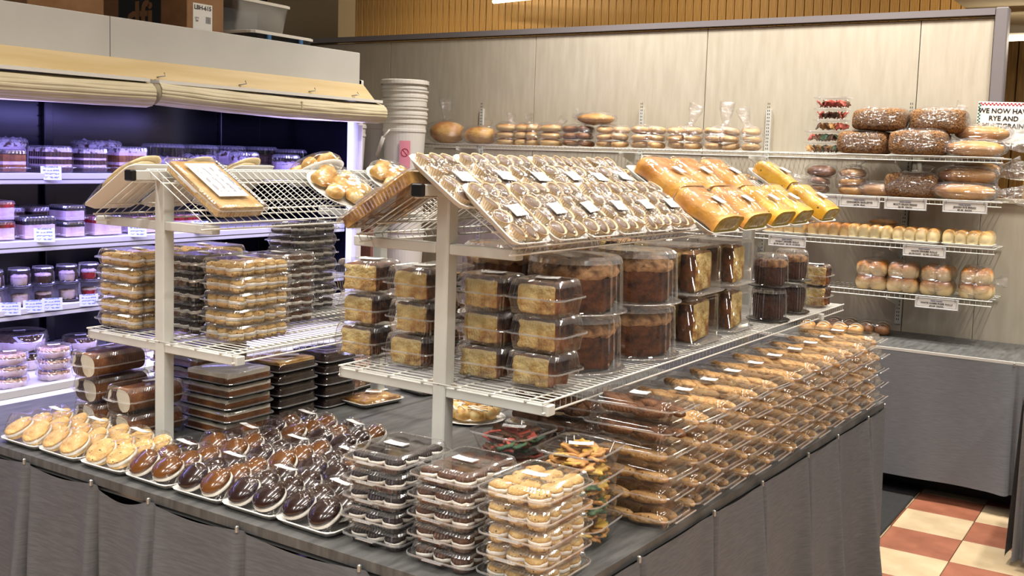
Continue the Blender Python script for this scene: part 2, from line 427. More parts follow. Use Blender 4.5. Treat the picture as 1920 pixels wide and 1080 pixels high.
ORD = ['first', 'second', 'third', 'fourth', 'fifth', 'sixth', 'seventh', 'eighth', 'ninth', 'tenth', 'eleventh', 'twelfth']
def level(i, n):
    if n == 1: return 'only layer'
    if i == n-1: return 'topmost'
    if i == 0: return 'lowest'
    return ORD[n-1-i]+' from top'

# ------------------------------------------------------------------ room
FLOOR_X0, FLOOR_Y0, TS = -1.051, 5.228, 0.305
floor_me = MB().box(-8, 4, -2.5, 11, -0.06, -0.006).mesh('floor', M['grout'])
floor = struct('floor', floor_me)
g = 0.0015
tile_me = {k: MB().bbox(g, TS-g, g, TS-g, -0.006, 0.0, 0.0012).mesh('tile', M[k]) for k in ('tiler', 'tilec')}
for i in range(-5, 6):
    for j in range(-8, 4):
        # the tile from x -1.05 to -0.75, y 4.92 to 5.23 is cream
        k = 'tilec' if (i+j) % 2 else 'tiler'
        part('tile', tile_me[k], floor, (FLOOR_X0+i*TS, FLOOR_Y0+j*TS, 0))
rest = MB()
for i in range(-22, 17):
    for j in range(-25, 19):
        if -5 <= i < 6 and -8 <= j < 4: continue
        x, y = FLOOR_X0+i*TS, FLOOR_Y0+j*TS
        rest.add([(x+g, y+g, 0), (x+TS-g, y+g, 0), (x+TS-g, y+TS-g, 0), (x+g, y+TS-g, 0)], [(0, 1, 2, 3)], (i+j) % 2)
part('tile_field', rest.mesh('tile_field', [M['tiler'], M['tilec']]), floor, kind='stuff')

struct('ceiling', MB().box(-8, 4, -1.0, 11, 3.95, 4.0).mesh('ceiling', M['ceil']))
YW = 6.009
wall = struct('wall_back', MB().box(-6.4, -0.93, YW+0.012, YW+0.06, 0, 2.43).mesh('wall_back', M['darkgap']))
seams = [-6.4, -4.971, -3.735, -2.523, -1.302, -0.937]
for a, b in zip(seams, seams[1:]):
    part('panel', MB().bbox(a+0.002, b-0.002, YW, YW+0.012, 0, 2.425, 0.002).mesh('panel', M['lam']), wall)
tr = struct('trim_1', MB().box(-6.4, -0.9365, YW-0.018, YW+0.07, 2.44, 2.475).mesh('trim_top', M['greym']))
struct('trim_2', MB().bbox(-0.935, -0.872, YW-0.02, YW+0.06, 1.47, 2.478, 0.006).mesh('trim_post', M['greym']))
struct('wall_right', MB().box(-0.936, 1.6, YW, YW+0.09, 0, 1.47).mesh('wall_right', M['lam']))
struct('trim_3', MB().box(-0.872, 1.6, YW-0.02, YW+0.12, 1.47, 1.492).mesh('trim_ledge', M['lam']))
# far pine wall, boards of 74 mm
fw = struct('wall_far', MB().box(-9, -1.42, 8.53, 8.6, 0, 3.95).mesh('wall_far', M['darkgap']))
bd = [MB().bbox(0.003, 0.071, 8.5, 8.53, 1.9, 3.95, 0.004).mesh('board', M['plank']) for _ in range(1)]
for i in range(100):
    part('board', bd[0], fw, (-1.42-0.074*(i+1), 0.0015*(i % 3), 0))
fr = struct('wall_far_right', MB().box(-2.6, 2.5, 9.6, 9.7, 0, 3.95).mesh('wall_far_right', M['darkgap']))
bd2 = MB().bbox(0.004, 0.146, 9.57, 9.6, 0, 3.95, 0.006).mesh('board', M['plank'])
for i in range(20): part('board', bd2, fr, (-2.5+0.15*i, 0, 0))
struct('trim_4', MB().box(-6.5, -5.75, 6.3, 6.5, 0, 3.95).mesh('pillar_face', M['beige']))

struct('trim_5', MB().box(-1.42, 2.5, 6.9, 9.6, 2.74, 2.80).mesh('trim_soffit', M['ceil']))
def ceiling_light(loc, rotz, label):
    t = thing('ceiling_light', label, 'light', loc, rotz, 'strip lights under the ceiling')
    part('housing', MB().bbox(-0.05, 0.05, -0.64, 0.64, 0.03, 0.10, 0.012).mesh('housing', M['coolw']), t)
    part('tube', MB().tube([(0, -0.6, 0.012), (0, 0.6, 0.012)], 0.018, 10).mesh('tube', M['tube']), t)
area('strip_light_glow_up', (-0.78, 8.0, 2.52), 1.2, 0.05, 7, (1.0, 0.86, 0.62), (radians(180), 0, 0))
area('strip_light_glow_down', (-0.78, 8.0, 2.515), 1.2, 0.05, 14, (1.0, 0.86, 0.62))
ceiling_light((-0.78, 8.0, 2.53), radians(90), 'glowing strip light beyond the right end of the back wall')
ceiling_light((-5.05, 8.2, 3.05), radians(80), 'glowing strip light above the pine boards, top edge of the photo')

# ------------------------------------------------------------------ wire shelves
def wire_deck(mb, L, D, pitch, rw=0.0016, rods=3, rr=0.0028, lip=0.026, both=False):
    """x along the length 0..L, y from front 0 to back D, top surface at z=0"""
    n = int(L/pitch)
    for i in range(n+1):
        x = i*pitch
        mb.tube([(x, 0, -lip), (x, 0, -0.002), (x, D, -0.002)], rw, 4)
    for k in range(rods):
        y = D*(k+0.5)/rods
        mb.tube([(0, y, -0.006), (L, y, -0.006)], rr, 5)
    for z in (-0.001, -lip):
        mb.tube([(-0.004, -0.002, z), (L+0.004, -0.002, z)], rr, 6)
    mb.tube([(0, D, -0.004), (L, D, -0.004)], rr, 5)
    return mb

SHD = 0.32
def wall_shelf(x0, x1, z, label):
    t = thing('wire_shelf', label, 'shelf', (x0, YW-SHD, z), group='wire shelves on the back wall')
    part('wire_deck', wire_deck(MB(), x1-x0, SHD-0.01, 0.0262).mesh('wire_deck', M['wire']), t, kind='stuff')
    for sx in (-4.146, -2.933, -2.116, -1.321):
        if x0 < sx < x1:
            part('bracket', MB().add([(0, SHD-0.012, -0.02), (0, SHD-0.012, -0.10), (0, 0.02, -0.028), (0, 0.02, -0.008),
                 (0.004, SHD-0.012, -0.02), (0.004, SHD-0.012, -0.10), (0.004, 0.02, -0.028), (0.004, 0.02, -0.008)],
                 [(0, 1, 2, 3), (7, 6, 5, 4), (0, 4, 5, 1), (1, 5, 6, 2), (2, 6, 7, 3), (3, 7, 4, 0)]).mesh('bracket', M['paint']), t, (sx-x0-0.002, 0, -0.01))
    return t
Z1, Z2, Z3, Z4 = 1.702, 1.483, 1.247, 0.985
wall_shelf(-4.53, -0.807, Z1, 'top long white wire shelf on the back wall')
wall_shelf(-4.2, -0.80, Z2, 'white wire shelf second from top on the back wall')
wall_shelf(-3.2, -0.815, Z3, 'white wire shelf third from top holding trays of dinner rolls')
wall_shelf(-2.9, -0.812, Z4, 'lowest white wire shelf on the wall, holding hamburger buns')
slot_me = MB()
for k in range(60):
    z = 0.8+k*0.019*1.05
    for sx in (-0.005, 0.005): slot_me.box(sx-0.0018, sx+0.0018, -0.0163, -0.0155, z, z+0.011)
slot_me = slot_me.mesh('slots', M['slot'])
for k, sx in enumerate((-4.146, -2.933, -2.116, -1.321)):
    t = thing('shelf_standard', 'slotted white metal shelf strip on the wall, %s from the left' % ORD[k], 'shelf strip', (sx, YW, 0), group='slotted shelf strips')
    part('rail', MB().box(-0.014, 0.014, -0.0155, 0, 0.78, 1.95 if k != 3 else 1.66).mesh('rail', M['paint']), t)
    part('slots', slot_me, t, kind='stuff', loc=(0, 0, 0 if k != 3 else -0.3 * 0))

# ------------------------------------------------------------------ island table
PTS = [(-3.34, 1.745), (-1.035, 1.725), (-0.94, 4.13), (-3.34, 4.13)]
ZT = 0.74
isl = thing('display_table', 'large island table with grey cloth top and pleated skirt', 'table', (-2.1, 2.9, 0))
off = Vector((2.1, -2.9, 0))
def slab(z0, z1, grow=0.0):
    c = Vector((-2.1, 2.9))
    r = []
    for z in (z0, z1): r.append([tuple((Vector((x, y, z))+off) + Vector(((1 if x > c.x else -1)*grow, (1 if y > c.y else -1)*grow, 0))) for x, y in PTS])
    return r
part('tabletop', MB().rings(slab(ZT-0.024, ZT), 0, True, True).mesh('tabletop', M['cloth']), isl)
part('table_edge', MB().rings(slab(ZT-0.04, ZT-0.024, -0.012), 0, True, True).mesh('table_edge', M['clip']), isl)

def skirt(p0, p1, pins, parent, mt, ztop=0.722, zbot=0.012, sag=0.03, seed=0, offv=off, name='skirt', amp=1.0):
    p0, p1 = Vector((*p0, 0)), Vector((*p1, 0)); d = (p1-p0); Ln = d.length; d.normalize()
    nrm = Vector((d.y, -d.x, 0))
    nx, nz = int(Ln/0.007), 22
    ps = sorted(pins)
    def fn(u, v):
        s = u*Ln; z0 = zbot
        # scalloped upper hem between the pins
        a = max([p for p in ps if p <= s], default=0.0); b = min([p for p in ps if p > s], default=Ln)
        t = (s-a)/max(b-a, 1e-3)
        zt = ztop - sag*sin(pi*t)**1.0*(1 if (int(a*10)+seed) % 3 else 0.55)
        w = 1-v
        o = 0.008+0.016*w
        for p in ps:
            q = s-p
            o += amp*(0.030*math.exp(-(q/0.045)**2) - 0.050*math.exp(-((q-0.014-0.012*w)/0.011)**2))*(0.10+1.1*w)
        o += amp*0.018*(0.05+0.95*w)*(sin(s*11.0+seed)+0.6*sin(s*17+1.7*seed))*(0.5+0.5*noise.noise(Vector((s*2, seed, 0))))
        q = p0+d*s+nrm*o
        return (q.x+offv.x, q.y+offv.y, z0+(zt-z0)*v)
    part(name, MB().grid(nx, nz, fn).mesh(name, mt), parent)
    cl = MB().bbox(-0.004, 0.004, -0.006, 0.003, -0.008, 0.010, 0.002).mesh('clip', M['clip'])
    for p in ps:
        q = p0+d*p+nrm*0.01
        part('clip', cl, parent, (q.x+offv.x, q.y+offv.y, ztop), (0, 0, math.atan2(d.y, d.x)))
skirt(PTS[0], PTS[1], [0.26, 0.59, 0.90, 1.14, 1.47, 1.86, 2.2], isl, M['skirt'], seed=1, amp=2.0)
skirt(PTS[1], PTS[2], [0.0, 0.42, 0.83, 1.16, 1.54, 1.83, 2.17], isl, M['skirt'], seed=2, sag=0.007, amp=2.0)
skirt(PTS[2], PTS[3], [0.0, 1.2], isl, M['skirt'], seed=3)
skirt(PTS[3], PTS[0], [0.0, 1.2], isl, M['skirt'], seed=4)

# wall table
wt = thing('wall_table', 'long table under the wall shelves with plain blue-grey skirt', 'table', (-1.5, 5.7, 0))
o2 = Vector((1.5, -5.7, 0))
part('tabletop', MB().box(-3.2+1.5, 0.9+1.5, 5.42-5.7, 6.0-5.7, ZT-0.022, ZT).mesh('tabletop', M['cloth']), wt)
part('table_edge', MB().box(-3.2+1.5, 0.9+1.5, 5.412-5.7, 5.422-5.7, ZT-0.012, ZT+0.001).mesh('table_edge', M['coolw']), wt)
skirt((-3.2, 5.42), (0.9, 5.42), [0.1, 1.3, 2.55, 3.6], wt, M['skirtb'], ztop=0.728, zbot=0.105, sag=0.004, seed=5, offv=o2, amp=0.7)
struct('baseboard_back', MB().box(-3.3, 1.2, 5.62, 5.66, 0, 0.12).mesh('baseboard', M['darkgap']))
tag(part('floor_mat', MB().bbox(-2.6, -1.056, 4.67, 5.86, 0.0, 0.012, 0.004).mesh('floor_mat', M['mat'])), 'black rubber mat on the tiles beside the island table', 'mat')
t = thing('side_table', 'blue-grey cloth corner of another table at the right edge', 'table', (-0.36, 5.0, 0))
part('tabletop', MB().box(-0.16, 0.9, -0.26, 0.3, ZT-0.03, ZT-0.01).mesh('tabletop', M['cloth']), t)
skirt((-0.52, 4.74), (0.54, 4.74), [0.0, 0.5], t, M['skirtb'], zbot=0.03, ztop=0.71, seed=6, offv=Vector((0.36, -5.0, 0)), sag=0.0)
skirt((-0.52, 5.3), (-0.52, 4.74), [0.3], t, M['skirtb'], zbot=0.03, ztop=0.71, seed=7, offv=Vector((0.36, -5.0, 0)), sag=0.0)

# ------------------------------------------------------------------ display racks
def rack(origin, rotz, length, label):
    """T-post gondola: local x to the right, y into the room, z world height above table"""
    t = thing('display_rack', label, 'display rack', (origin[0], origin[1], ZT), rotz)
    h0 = 1.062-ZT       # lower deck
    hu = 1.425-ZT       # upper arm
    hr = 1.565-ZT       # ridge
    post = MB().bbox(-0.02, 0.02, -0.02, 0.02, 0.002, hr-0.02, 0.003).mesh('post', M['paint'])
    foot = MB().bbox(-0.03, 0.03, -0.03, 0.03, 0, 0.006, 0.002).mesh('foot', M['paint'])
    arms = []
    for s in (-1, 1):
        x0, x1 = (0.02, 0.325) if s > 0 else (-0.345, -0.02)
        arms.append(MB().bbox(x0, x1, -0.016, 0.016, h0-0.034, h0-0.008, 0.002).mesh('arm', M['paint']))
        arms.append(MB().bbox(x0 if s > 0 else -0.30, 0.22 if s > 0 else -0.02, -0.016, 0.016, hu-0.036, hu-0.010, 0.002).mesh('arm', M['paint']))
    for y in (0, length):
        part('post', post, t, (0, y, 0)); part('foot', foot, t, (0, y, 0))
        for am in arms: part('arm', am, t, (0, y, 0))
    part('ridge_bar', MB().bbox(-0.014, 0.014, -0.11, length+0.10, hr-0.03, hr-0.002, 0.002).mesh('ridge_bar', M['paint']), t)
    part('end_cap', MB().bbox(-0.016, 0.016, -0.128, -0.108, hr-0.032, hr, 0.003).mesh('end_cap', M['black']), t)
    L = length+0.32
    for s, wdt in ((1, 0.312), (-1, 0.335)):
        mb = MB(); wire_deck(mb, L, wdt, 0.0262, lip=0.026)
        # deck: x->y of the rack, front lip to the outer side
        X = Matrix(((0, -s, 0, s*wdt), (s, 0, 0, 0 if s > 0 else L), (0, 0, 1, 0), (0, 0, 0, 1)))
        X = Matrix(((0, -s, 0, s*(wdt+0.0)), (1, 0, 0, 0), (0, 0, 1, 0), (0, 0, 0, 1)))
        mb.v = [tuple(X @ Vector(p)) for p in mb.v]
        part('wire_deck', mb.mesh('wire_deck', M['wire']), t, (0, -0.02, h0), kind='stuff')
        # sloping top deck
        ux, dz = 0.243, 0.143
        sl = sqrt(ux*ux+dz*dz); a = math.atan2(dz, ux)
        mb = MB(); wire_deck(mb, L, sl, 0.030, lip=0.022, rods=2)
        c_, s_ = cos(a), sin(a)
        nv = []
        for (x, y, z) in mb.v:
            q = sl-y                      # distance down the slope from the ridge
            nv.append((s*(q*c_+z*s_), x, -q*s_+z*c_))
        mb.v = nv
        part('sloping_deck', mb.mesh('sloping_deck', M['wire']), t, (0, -0.06, hr+0.004), kind='stuff')
    return t
R1O, R1L = (-2.53, 2.04), 0.98
R2O, R2L, R2R = (-1.56, 2.12), 2.02, radians(-1.2)
rack(R1O, 0.0, R1L, 'left white metal gondola rack with sloping wire top')
rack(R2O, R2R, R2L, 'longer white metal gondola rack holding chocolate cups and loaves on top')
SLOPE = math.atan2(0.143, 0.243)
def on_rack2(u, v, z=0): return (R2O[0]+u*cos(R2R)-v*sin(R2R), R2O[1]+u*sin(R2R)+v*cos(R2R), z)

# ------------------------------------------------------------------ packaging meshes
_cache = {}
def cached(key, fn):
    if key not in _cache: _cache[key] = fn()
    return _cache[key]

def price_label(w=0.058, d=0.026):
    def f():
        return MB().grid(6, 1, lambda u, v: ((u-0.5)*w, (v-0.5)*d, 0.0015*(2*u-1)**2)).add(
            [(-w/2, -d/2, -0.0004), (w/2, -d/2, -0.0004), (w/2, d/2, -0.0004), (-w/2, d/2, -0.0004)], [(3, 2, 1, 0)]).mesh('price_label', M['label'])
    return cached(('lab', w, d), f)

def ribbed(w, d, h, split=0.46, rib=0.0019, mt='clear', pitch=0.0043, r=0.018, inset=0.012):
    def f():
        n = int((2*(w+d)-8*r+2*pi*r)/pitch/1)//2*2
        i = inset
        tub = MB().rings([rrect(w-i-0.004, d-i-0.004, r, n, 0.0005), rrect(w-i, d-i, r, n, 0.004, rib), rrect(w-0.004, d-0.004, r, n, h*split-0.004, rib), rrect(w, d, r, n, h*split)], 0, True)
        tub.rings([rrect(w, d, r, n//2, h*split), rrect(w+0.018, d+0.018, r+0.008, n//2, h*split)], 0)
        tub.rings([rrect(w+0.018, d+0.018, r+0.008, n//2, h*split), rrect(w+0.019, d+0.019, r+0.008, n//2, h*split-0.002)], 1)
        lid = MB().rings([rrect(w, d, r, n, h*split+0.0016), rrect(w-0.002, d-0.002, r, n, h*split+0.004, rib), rrect(w-i*0.7, d-i*0.7, r, n, h*0.82, rib*1.2)])
        lid.rings([rrect(w-i*0.7, d-i*0.7, r, n, h*0.82, rib*1.2), rrect(w-i*0.9-0.004, d-i*0.9-0.004, r, n, h*0.955, rib*1.9), rrect(w-i-0.012, d-i-0.012, r, n, h, rib*1.9), rrect(w-i-0.017, d-i-0.017, r, n, h-0.0012)], 2)
        lid.add(rrect(w-i-0.017, d-i-0.017, r, n, h-0.0012), [tuple(range(n))], 0)
        lid.rings([rrect(w, d, r, n//2, h*split+0.0022), rrect(w+0.016, d+0.016, r+0.008, n//2, h*split+0.0022)], 0)
        lid.rings([rrect(w+0.016, d+0.016, r+0.008, n//2, h*split+0.0022), rrect(w+0.019, d+0.019, r+0.008, n//2, h*split+0.0018), rrect(w+0.019, d+0.019, r+0.008, n//2, h*split)], 1)
        # pull tab on the front
        lid.box(-w*0.16, w*0.16, -d/2-0.022, -d/2-0.010, h*split+0.001, h*split+0.003, 1)
        return tub.mesh('tub', [M[mt], M['rim']]), lid.mesh('lid', [M[mt], M['rim'], M['bead']])
    return cached(('rib', w, d, h, split, mt, pitch), f)

def foam_tray(w, d, h=0.016):
    def f():
        n = 40; r = 0.022
        R = [rrect(w-0.034, d-0.034, r*0.6, n, 0), rrect(w-0.004, d-0.004, r, n, h-0.002), rrect(w, d, r, n, h-0.001), rrect(w, d, r, n, h+0.001),
             rrect(w-0.008, d-0.008, r, n, h+0.001), rrect(w-0.036, d-0.036, r*0.6, n, 0.004)]
        return MB().rings(R, 0, True, True, True).mesh('foam_tray', M['foam'])
    return cached(('foam', w, d, h), f)

def whoopie(kind, r, h, seed):
    """two biscuits and cream; material 0 biscuit, 1 cream"""
    def f():
        mb = MB()
        def top(rr, z, a):
            nz = 1+0.09*noise.noise(Vector((cos(a)*1.5, sin(a)*1.5, seed)))
            return rr*nz, z+0.12*h*noise.noise(Vector((cos(a)*2*rr/r, sin(a)*2*rr/r, seed+9)))
        t = h*0.40
        mb.lathe([(0.0005, 0.0), (r*0.78, 0.0), (r*0.95, t*0.22), (r*1.0, t*0.55), (r*0.97, t*0.85), (r*0.8, t)], 16, 0, cb=True, fn=top)
        mb.lathe([(r*0.8, h*0.33), (r*1.0, h*0.36), (r*1.04, h*0.50), (r*1.0, h*0.63), (r*0.86, h*0.65)], 16, 1, fn=top)
        mb.lathe([(r*0.8, h*0.57), (r*0.99, h*0.62), (r*1.01, h*0.74), (r*0.90, h*0.88), (r*0.62, h*0.96), (r*0.3, h*0.985), (0.0005, h*0.97)], 16, 0, ct=True, fn=top)
        return mb.mesh('whoopie_pie', [M[kind], M['cream']], True)
    return cached(('wh', kind, r, h, seed), f)

def whoopie_pack(kind, label, loc, rotz, group, w=0.150, d=0.185, h=0.0435, nx=3, ny=4, lab=False, seed=0):
    t = thing('cookie_clamshell', label, 'cookie box', loc, rotz, group)
    tub, lid = ribbed(w, d, h)
    part('tub', tub, t); part('lid', lid, t)
    r = min((w-0.012)/nx, (d-0.012)/ny)/2*1.06
    rnd = random.Random(seed)
    for i in range(nx):
        for j in range(ny):
            if 0 < i < nx-1 and 0 < j < ny-1 and not lab: continue
            x = (i-(nx-1)/2)*(w-0.014)/nx; y = (j-(ny-1)/2)*(d-0.014)/ny
            part('whoopie_pie', whoopie(kind, round(r, 4), round(h*0.74, 4), rnd.randint(0, 3)), t,
                 (x+rnd.uniform(-1, 1)*0.002, y+rnd.uniform(-1, 1)*0.002, 0.002), (rnd.uniform(-0.08, 0.08), rnd.uniform(-0.08, 0.08), rnd.uniform(0, 6)), rnd.uniform(0.95, 1.03))
    if lab: part('price_label', price_label(), t, (0.0, -0.005, h+0.001), (0, 0, rnd.uniform(-0.12, 0.12)))
    return t

def stack(fn, n, base, h, desc, **kw):
    for i in range(n):
        fn(label='%s, %s %s' % (kw.get('what'), level(i, n), desc), i=i, n=n, z=base+i*h)

KN = {'chip': 'chip cookie sandwich box', 'dark': 'black cookie sandwich box', 'brown': 'brown cookie sandwich box'}
def whoopie_stack(kind, x, y, z, n, desc, rotz=0, w=0.150, d=0.185, h=0.0435, ny=4, group='whoopie pie boxes', lab=True, seed=0, nx=3):
    rnd = random.Random(seed+5)
    for i in range(n):
        whoopie_pack(kind, '%s, %s, stack %s' % (KN[kind], level(i, n), desc), (x+rnd.uniform(-1, 1)*0.004, y+rnd.uniform(-1, 1)*0.004, z+i*h),
                     rotz+rnd.uniform(-1, 1)*0.025, group, w, d, h, nx, ny, lab and i == n-1, seed*10+i)

ISL = ZT+0.0005
whoopie_stack('dark', -1.515, 1.885, ISL, 5, 'at the front left corner pile', h=0.0445, w=0.160, d=0.195, seed=1, group='whoopie pie boxes on the front table edge')
whoopie_stack('brown', -1.315, 1.880, ISL, 5, 'at the front edge between dark and chip', h=0.0445, w=0.160, d=0.195, seed=2, group='whoopie pie boxes on the front table edge')
whoopie_stack('chip', -1.132, 1.885, ISL, 5, 'at the front right corner of the island', h=0.0445, w=0.163, d=0.195, seed=3, group='whoopie pie boxes on the front table edge')
SH = 1.0658
G1 = 'whoopie pie boxes on the left rack'
whoopie_stack('chip', -2.79, 2.16, SH, 5, 'on the left rack, left of the post', w=0.19, d=0.20, h=0.0485, ny=4, seed=4, group=G1, nx=4)
whoopie_stack('chip', -2.79, 2.42, SH, 5, 'behind the leftmost rack stack', w=0.19, d=0.20, h=0.0485, ny=4, seed=5, group=G1, nx=4)
whoopie_stack('dark', -2.572, 2.235, SH, 5, 'just right of the left rack post', w=0.145, d=0.21, h=0.0485, ny=4, seed=6, group=G1)
whoopie_stack('chip', -2.39, 2.235, SH, 5, 'at the left rack right front corner', w=0.152, d=0.235, h=0.0485, ny=5, seed=7, group=G1)
whoopie_stack('brown', -2.53, 2.51, SH, 5, 'behind the corner chip stack on left rack', w=0.150, d=0.20, h=0.046, ny=4, seed=8, group=G1)
whoopie_stack('dark', -2.69, 2.78, SH, 7, 'tall, far on the left rack', w=0.16, d=0.21, h=0.045, ny=4, seed=9, group=G1)

# leaf cookie tubs -----------------------------------------------------------
def leaf_mesh(kind, seed):
    def f():
        n = 20; rs = [[], [], []]
        for i in range(n):
            a = 2*pi*i/n; r = 0.023*(1+0.17*cos(6*a)+0.06*cos(13*a)+0.08*noise.noise(Vector((cos(a)*2, sin(a)*2, seed))))
            z = 0.003*noise.noise(Vector((cos(a)*1.3, sin(a)*1.3, seed+4)))
            rs[0].append((r*0.95*cos(a), r*0.95*sin(a), z-0.003)); rs[1].append((r*cos(a), r*sin(a), z)); rs[2].append((r*0.92*cos(a), r*0.92*sin(a), z+0.003))
        return MB().rings(rs, 0, True, True).mesh('leaf_cookie', M[kind], True)
    return cached(('leaf', kind, seed), f)
def deli(w, d, h, mt='clear2', ribs=0):
    def f():
        n = 72; r = 0.038
        tub = MB().rings([rrect(w*0.74, d*0.76, r, n, 0), rrect(w*0.78, d*0.80, r, n, 0.004, ribs), rrect(w*0.93, d*0.94, r, n, h*0.84, ribs), rrect(w*0.95, d*0.955, r, n, h*0.87)], 0, True, False, True)
        lid = MB().rings([rrect(w*0.975, d*0.98, r, n, h*0.955), rrect(w*0.93, d*0.94, r, n, h*0.945), rrect(w*0.87, d*0.89, r, n, h*1.0), rrect(w*0.80, d*0.82, r, n, h*0.985)], 0, False, True, True)
        lid.rings([rrect(w*0.95, d*0.955, r, n, h*0.87), rrect(w, d, r+0.006, n, h*0.87)], 0)
        lid.rings([rrect(w, d, r+0.006, n, h*0.87), rrect(w, d, r+0.006, n, h*0.93), rrect(w*0.985, d*0.985, r, n, h*0.95)], 1, False, False, True)
        lid.rings([rrect(w*0.985, d*0.985, r, n, h*0.95), rrect(w*0.975, d*0.98, r, n, h*0.955)], 0)
        return tub.mesh('tub', [M[mt], M['rim']]), lid.mesh('lid', [M[mt], M['rim']])
    return cached(('deli', w, d, h, mt, ribs), f)
def leaf_pack(label, loc, rotz, group, cols, n=64, w=0.172, d=0.195, h=0.058, lab=False, seed=0):
    t = thing('leaf_cookie_tub', label, 'cookie tub', loc, rotz, group)
    tub, lid = deli(w, d, h); part('tub', tub, t); part('lid', lid, t)
    rnd = random.Random(seed)
    for k in range(n):
        a = rnd.uniform(0, 2*pi); q = sqrt(rnd.uniform(0.15, 1))
        part('leaf_cookie', leaf_mesh(rnd.choice(cols), rnd.randint(0, 3)), t, (cos(a)*q*w*0.30, sin(a)*q*d*0.31, 0.008+h*0.66*(k/n)),
             (rnd.uniform(-0.38, 0.38), rnd.uniform(-0.38, 0.38), rnd.uniform(0, 6)), rnd.uniform(0.85, 1.15))
    if lab: part('price_label', price_label(), t, (0.0, 0.0, h+0.001), (0, 0, 0.45))
LC = ['leafy', 'leafo', 'leafo', 'leafo', 'leafg', 'leafy']
for i in range(4):
    leaf_pack('rounded tub of leaf cookies, %s of the front stack by the biscotti' % level(i, 4), (-1.165, 2.135, ISL+i*0.057), 0.06, 'leaf cookie tubs', ['leafo', 'leafy', 'leafo'] if i == 3 else LC, lab=i == 3, seed=40+i)
for i in range(4):
    leaf_pack('rounded tub of mixed leaf cookies, %s of the stack right of the post' % level(i, 4), (-1.372, 2.165, ISL+i*0.057), -0.05, 'leaf cookie tubs', ['brown', 'leafg', 'brown', 'leafr'], lab=i == 3, seed=50+i)

# biscotti boxes -------------------------------------------------------------
def bisc_mesh(kind, seed):
    return cached(('bisc', kind, seed), lambda: MB().blob(0.052, 0.0165, 0.0145, nu=14, nv=8, e=0.85, ez=0.9, amp=0.003, fq=55, seed=seed, flat=-0.0115).mesh('biscotti', M[kind], True))
def bisc_box(L=0.312, w=0.142, h=0.053):
    def f():
        n = 120; r = 0.026
        def rr(a, b, z, rib=0): return rrect(a, b, r, n, z, rib)
        zr = h*0.62
        tub = MB().rings([rr(L-0.040, w-0.030, 0.0), rr(L-0.036, w-0.026, 0.004, 0.001), rr(L-0.012, w-0.010, zr-0.004, 0.001), rr(L-0.010, w-0.008, zr-0.001)], 0, True)
        lid = MB().rings([rr(L-0.010, w-0.008, zr+0.0005), rr(L-0.014, w-0.014, h*0.74), rr(L-0.018, w-0.018, h*0.95), rr(L-0.03, w-0.03, h), rr(L-0.05, w-0.05, h-0.001)], 0, False, True, True)
        lid.rings([rr(L-0.010, w-0.008, zr+0.002), rr(L+0.006, w+0.004, zr+0.0018)], 0)
        lid.rings([rr(L+0.006, w+0.004, zr+0.0018), rr(L+0.009, w+0.007, zr+0.0012), rr(L+0.009, w+0.007, zr-0.002)], 1)
        # closing lug and pull tab at the aisle end
        lid.box(L/2-0.002, L/2+0.016, -w/2+0.010, w/2-0.010, zr-0.0005, zr+0.001)
        lid.bbox(L/2+0.016, L/2+0.019, -w/2+0.010, w/2-0.010, zr-0.001, zr+0.002, 0.0004, 1)
        lid.box(L/2-0.034, L/2-0.010, -w*0.32, w*0.32, h*0.70, h*0.95)
        return tub.mesh('tub', [M['clear2'], M['rim']]), lid.mesh('lid', [M['clear2'], M['rim']])
    return cached(('bbox', L, w, h), f)
def bisc_pack(label, loc, rotz, group, kind='bisc', full=False, lab=False, seed=0, L=0.312, w=0.142):
    t = thing('biscotti_box', label, 'biscotti box', loc, rotz, group)
    tub, lid = bisc_box(L, w); part('tub', tub, t); part('lid', lid, t)
    rnd = random.Random(seed)
    if full:
        for k in range(9 if L > 0.3 else 7):
            part('biscotti', bisc_mesh(kind, rnd.randint(0, 3)), t, (-L*0.5+0.045+k*0.028, rnd.uniform(-1, 1)*0.006, 0.026+0.002*(k % 2)),
                 (rnd.uniform(-0.4, 0.4), rnd.uniform(-0.12, 0.12), -0.62+rnd.uniform(-0.12, 0.12)))
    for y in (-0.027, 0.027):
        for k in range(2):
            part('biscotti', bisc_mesh(kind, rnd.randint(0, 3)), t, (L/2-0.070-0.09*k, y+rnd.uniform(-1, 1)*0.005, 0.0165), (rnd.uniform(-0.3, 0.3), rnd.uniform(-0.08, 0.02), rnd.uniform(-0.3, 0.3)))
    if lab: part('price_label', price_label(0.045, 0.036), t, (0.0, 0.0, 0.0545), (0, 0, 0.1))
BY = [2.345, 2.515, 2.685, 2.855, 3.025, 3.195, 3.365, 3.535, 3.700, 3.865, 4.030]
for k, y in enumerate(BY):
    n = 6 if k == 0 else (4 if k == 10 else 5)
    xr = -1.0+(y-2.3)*0.038
    for i in range(n):
        rnd = random.Random(100*k+i)
        kind = 'biscd' if (k == 0 and i >= 4) else 'bisc'
        short = k == 0 and i >= 4
        bisc_pack('biscotti box, %s, %s stack back along the right table edge' % (level(i, n), ORD[k]),
                  (xr-(0.122 if short else 0.160)+rnd.uniform(-1, 1)*0.005, y+rnd.uniform(-1, 1)*0.003, ISL+i*0.0535), rnd.uniform(-1, 1)*0.025+(-0.05 if i == n-1 and k in (1, 4) else 0), 'biscotti boxes along the right edge', kind,
                  full=(i == n-1 or (k == 0 and i >= 4)), lab=(i == n-1 and k not in (1, 10)), seed=300+10*k+i, L=0.236 if short else 0.312)
bisc_pack('clear box of braided biscotti lying on top of the farthest stack', (-1.11, 4.05, ISL+4*0.0535), 0.02, 'biscotti boxes along the right edge', 'bisc', True, True, 777)
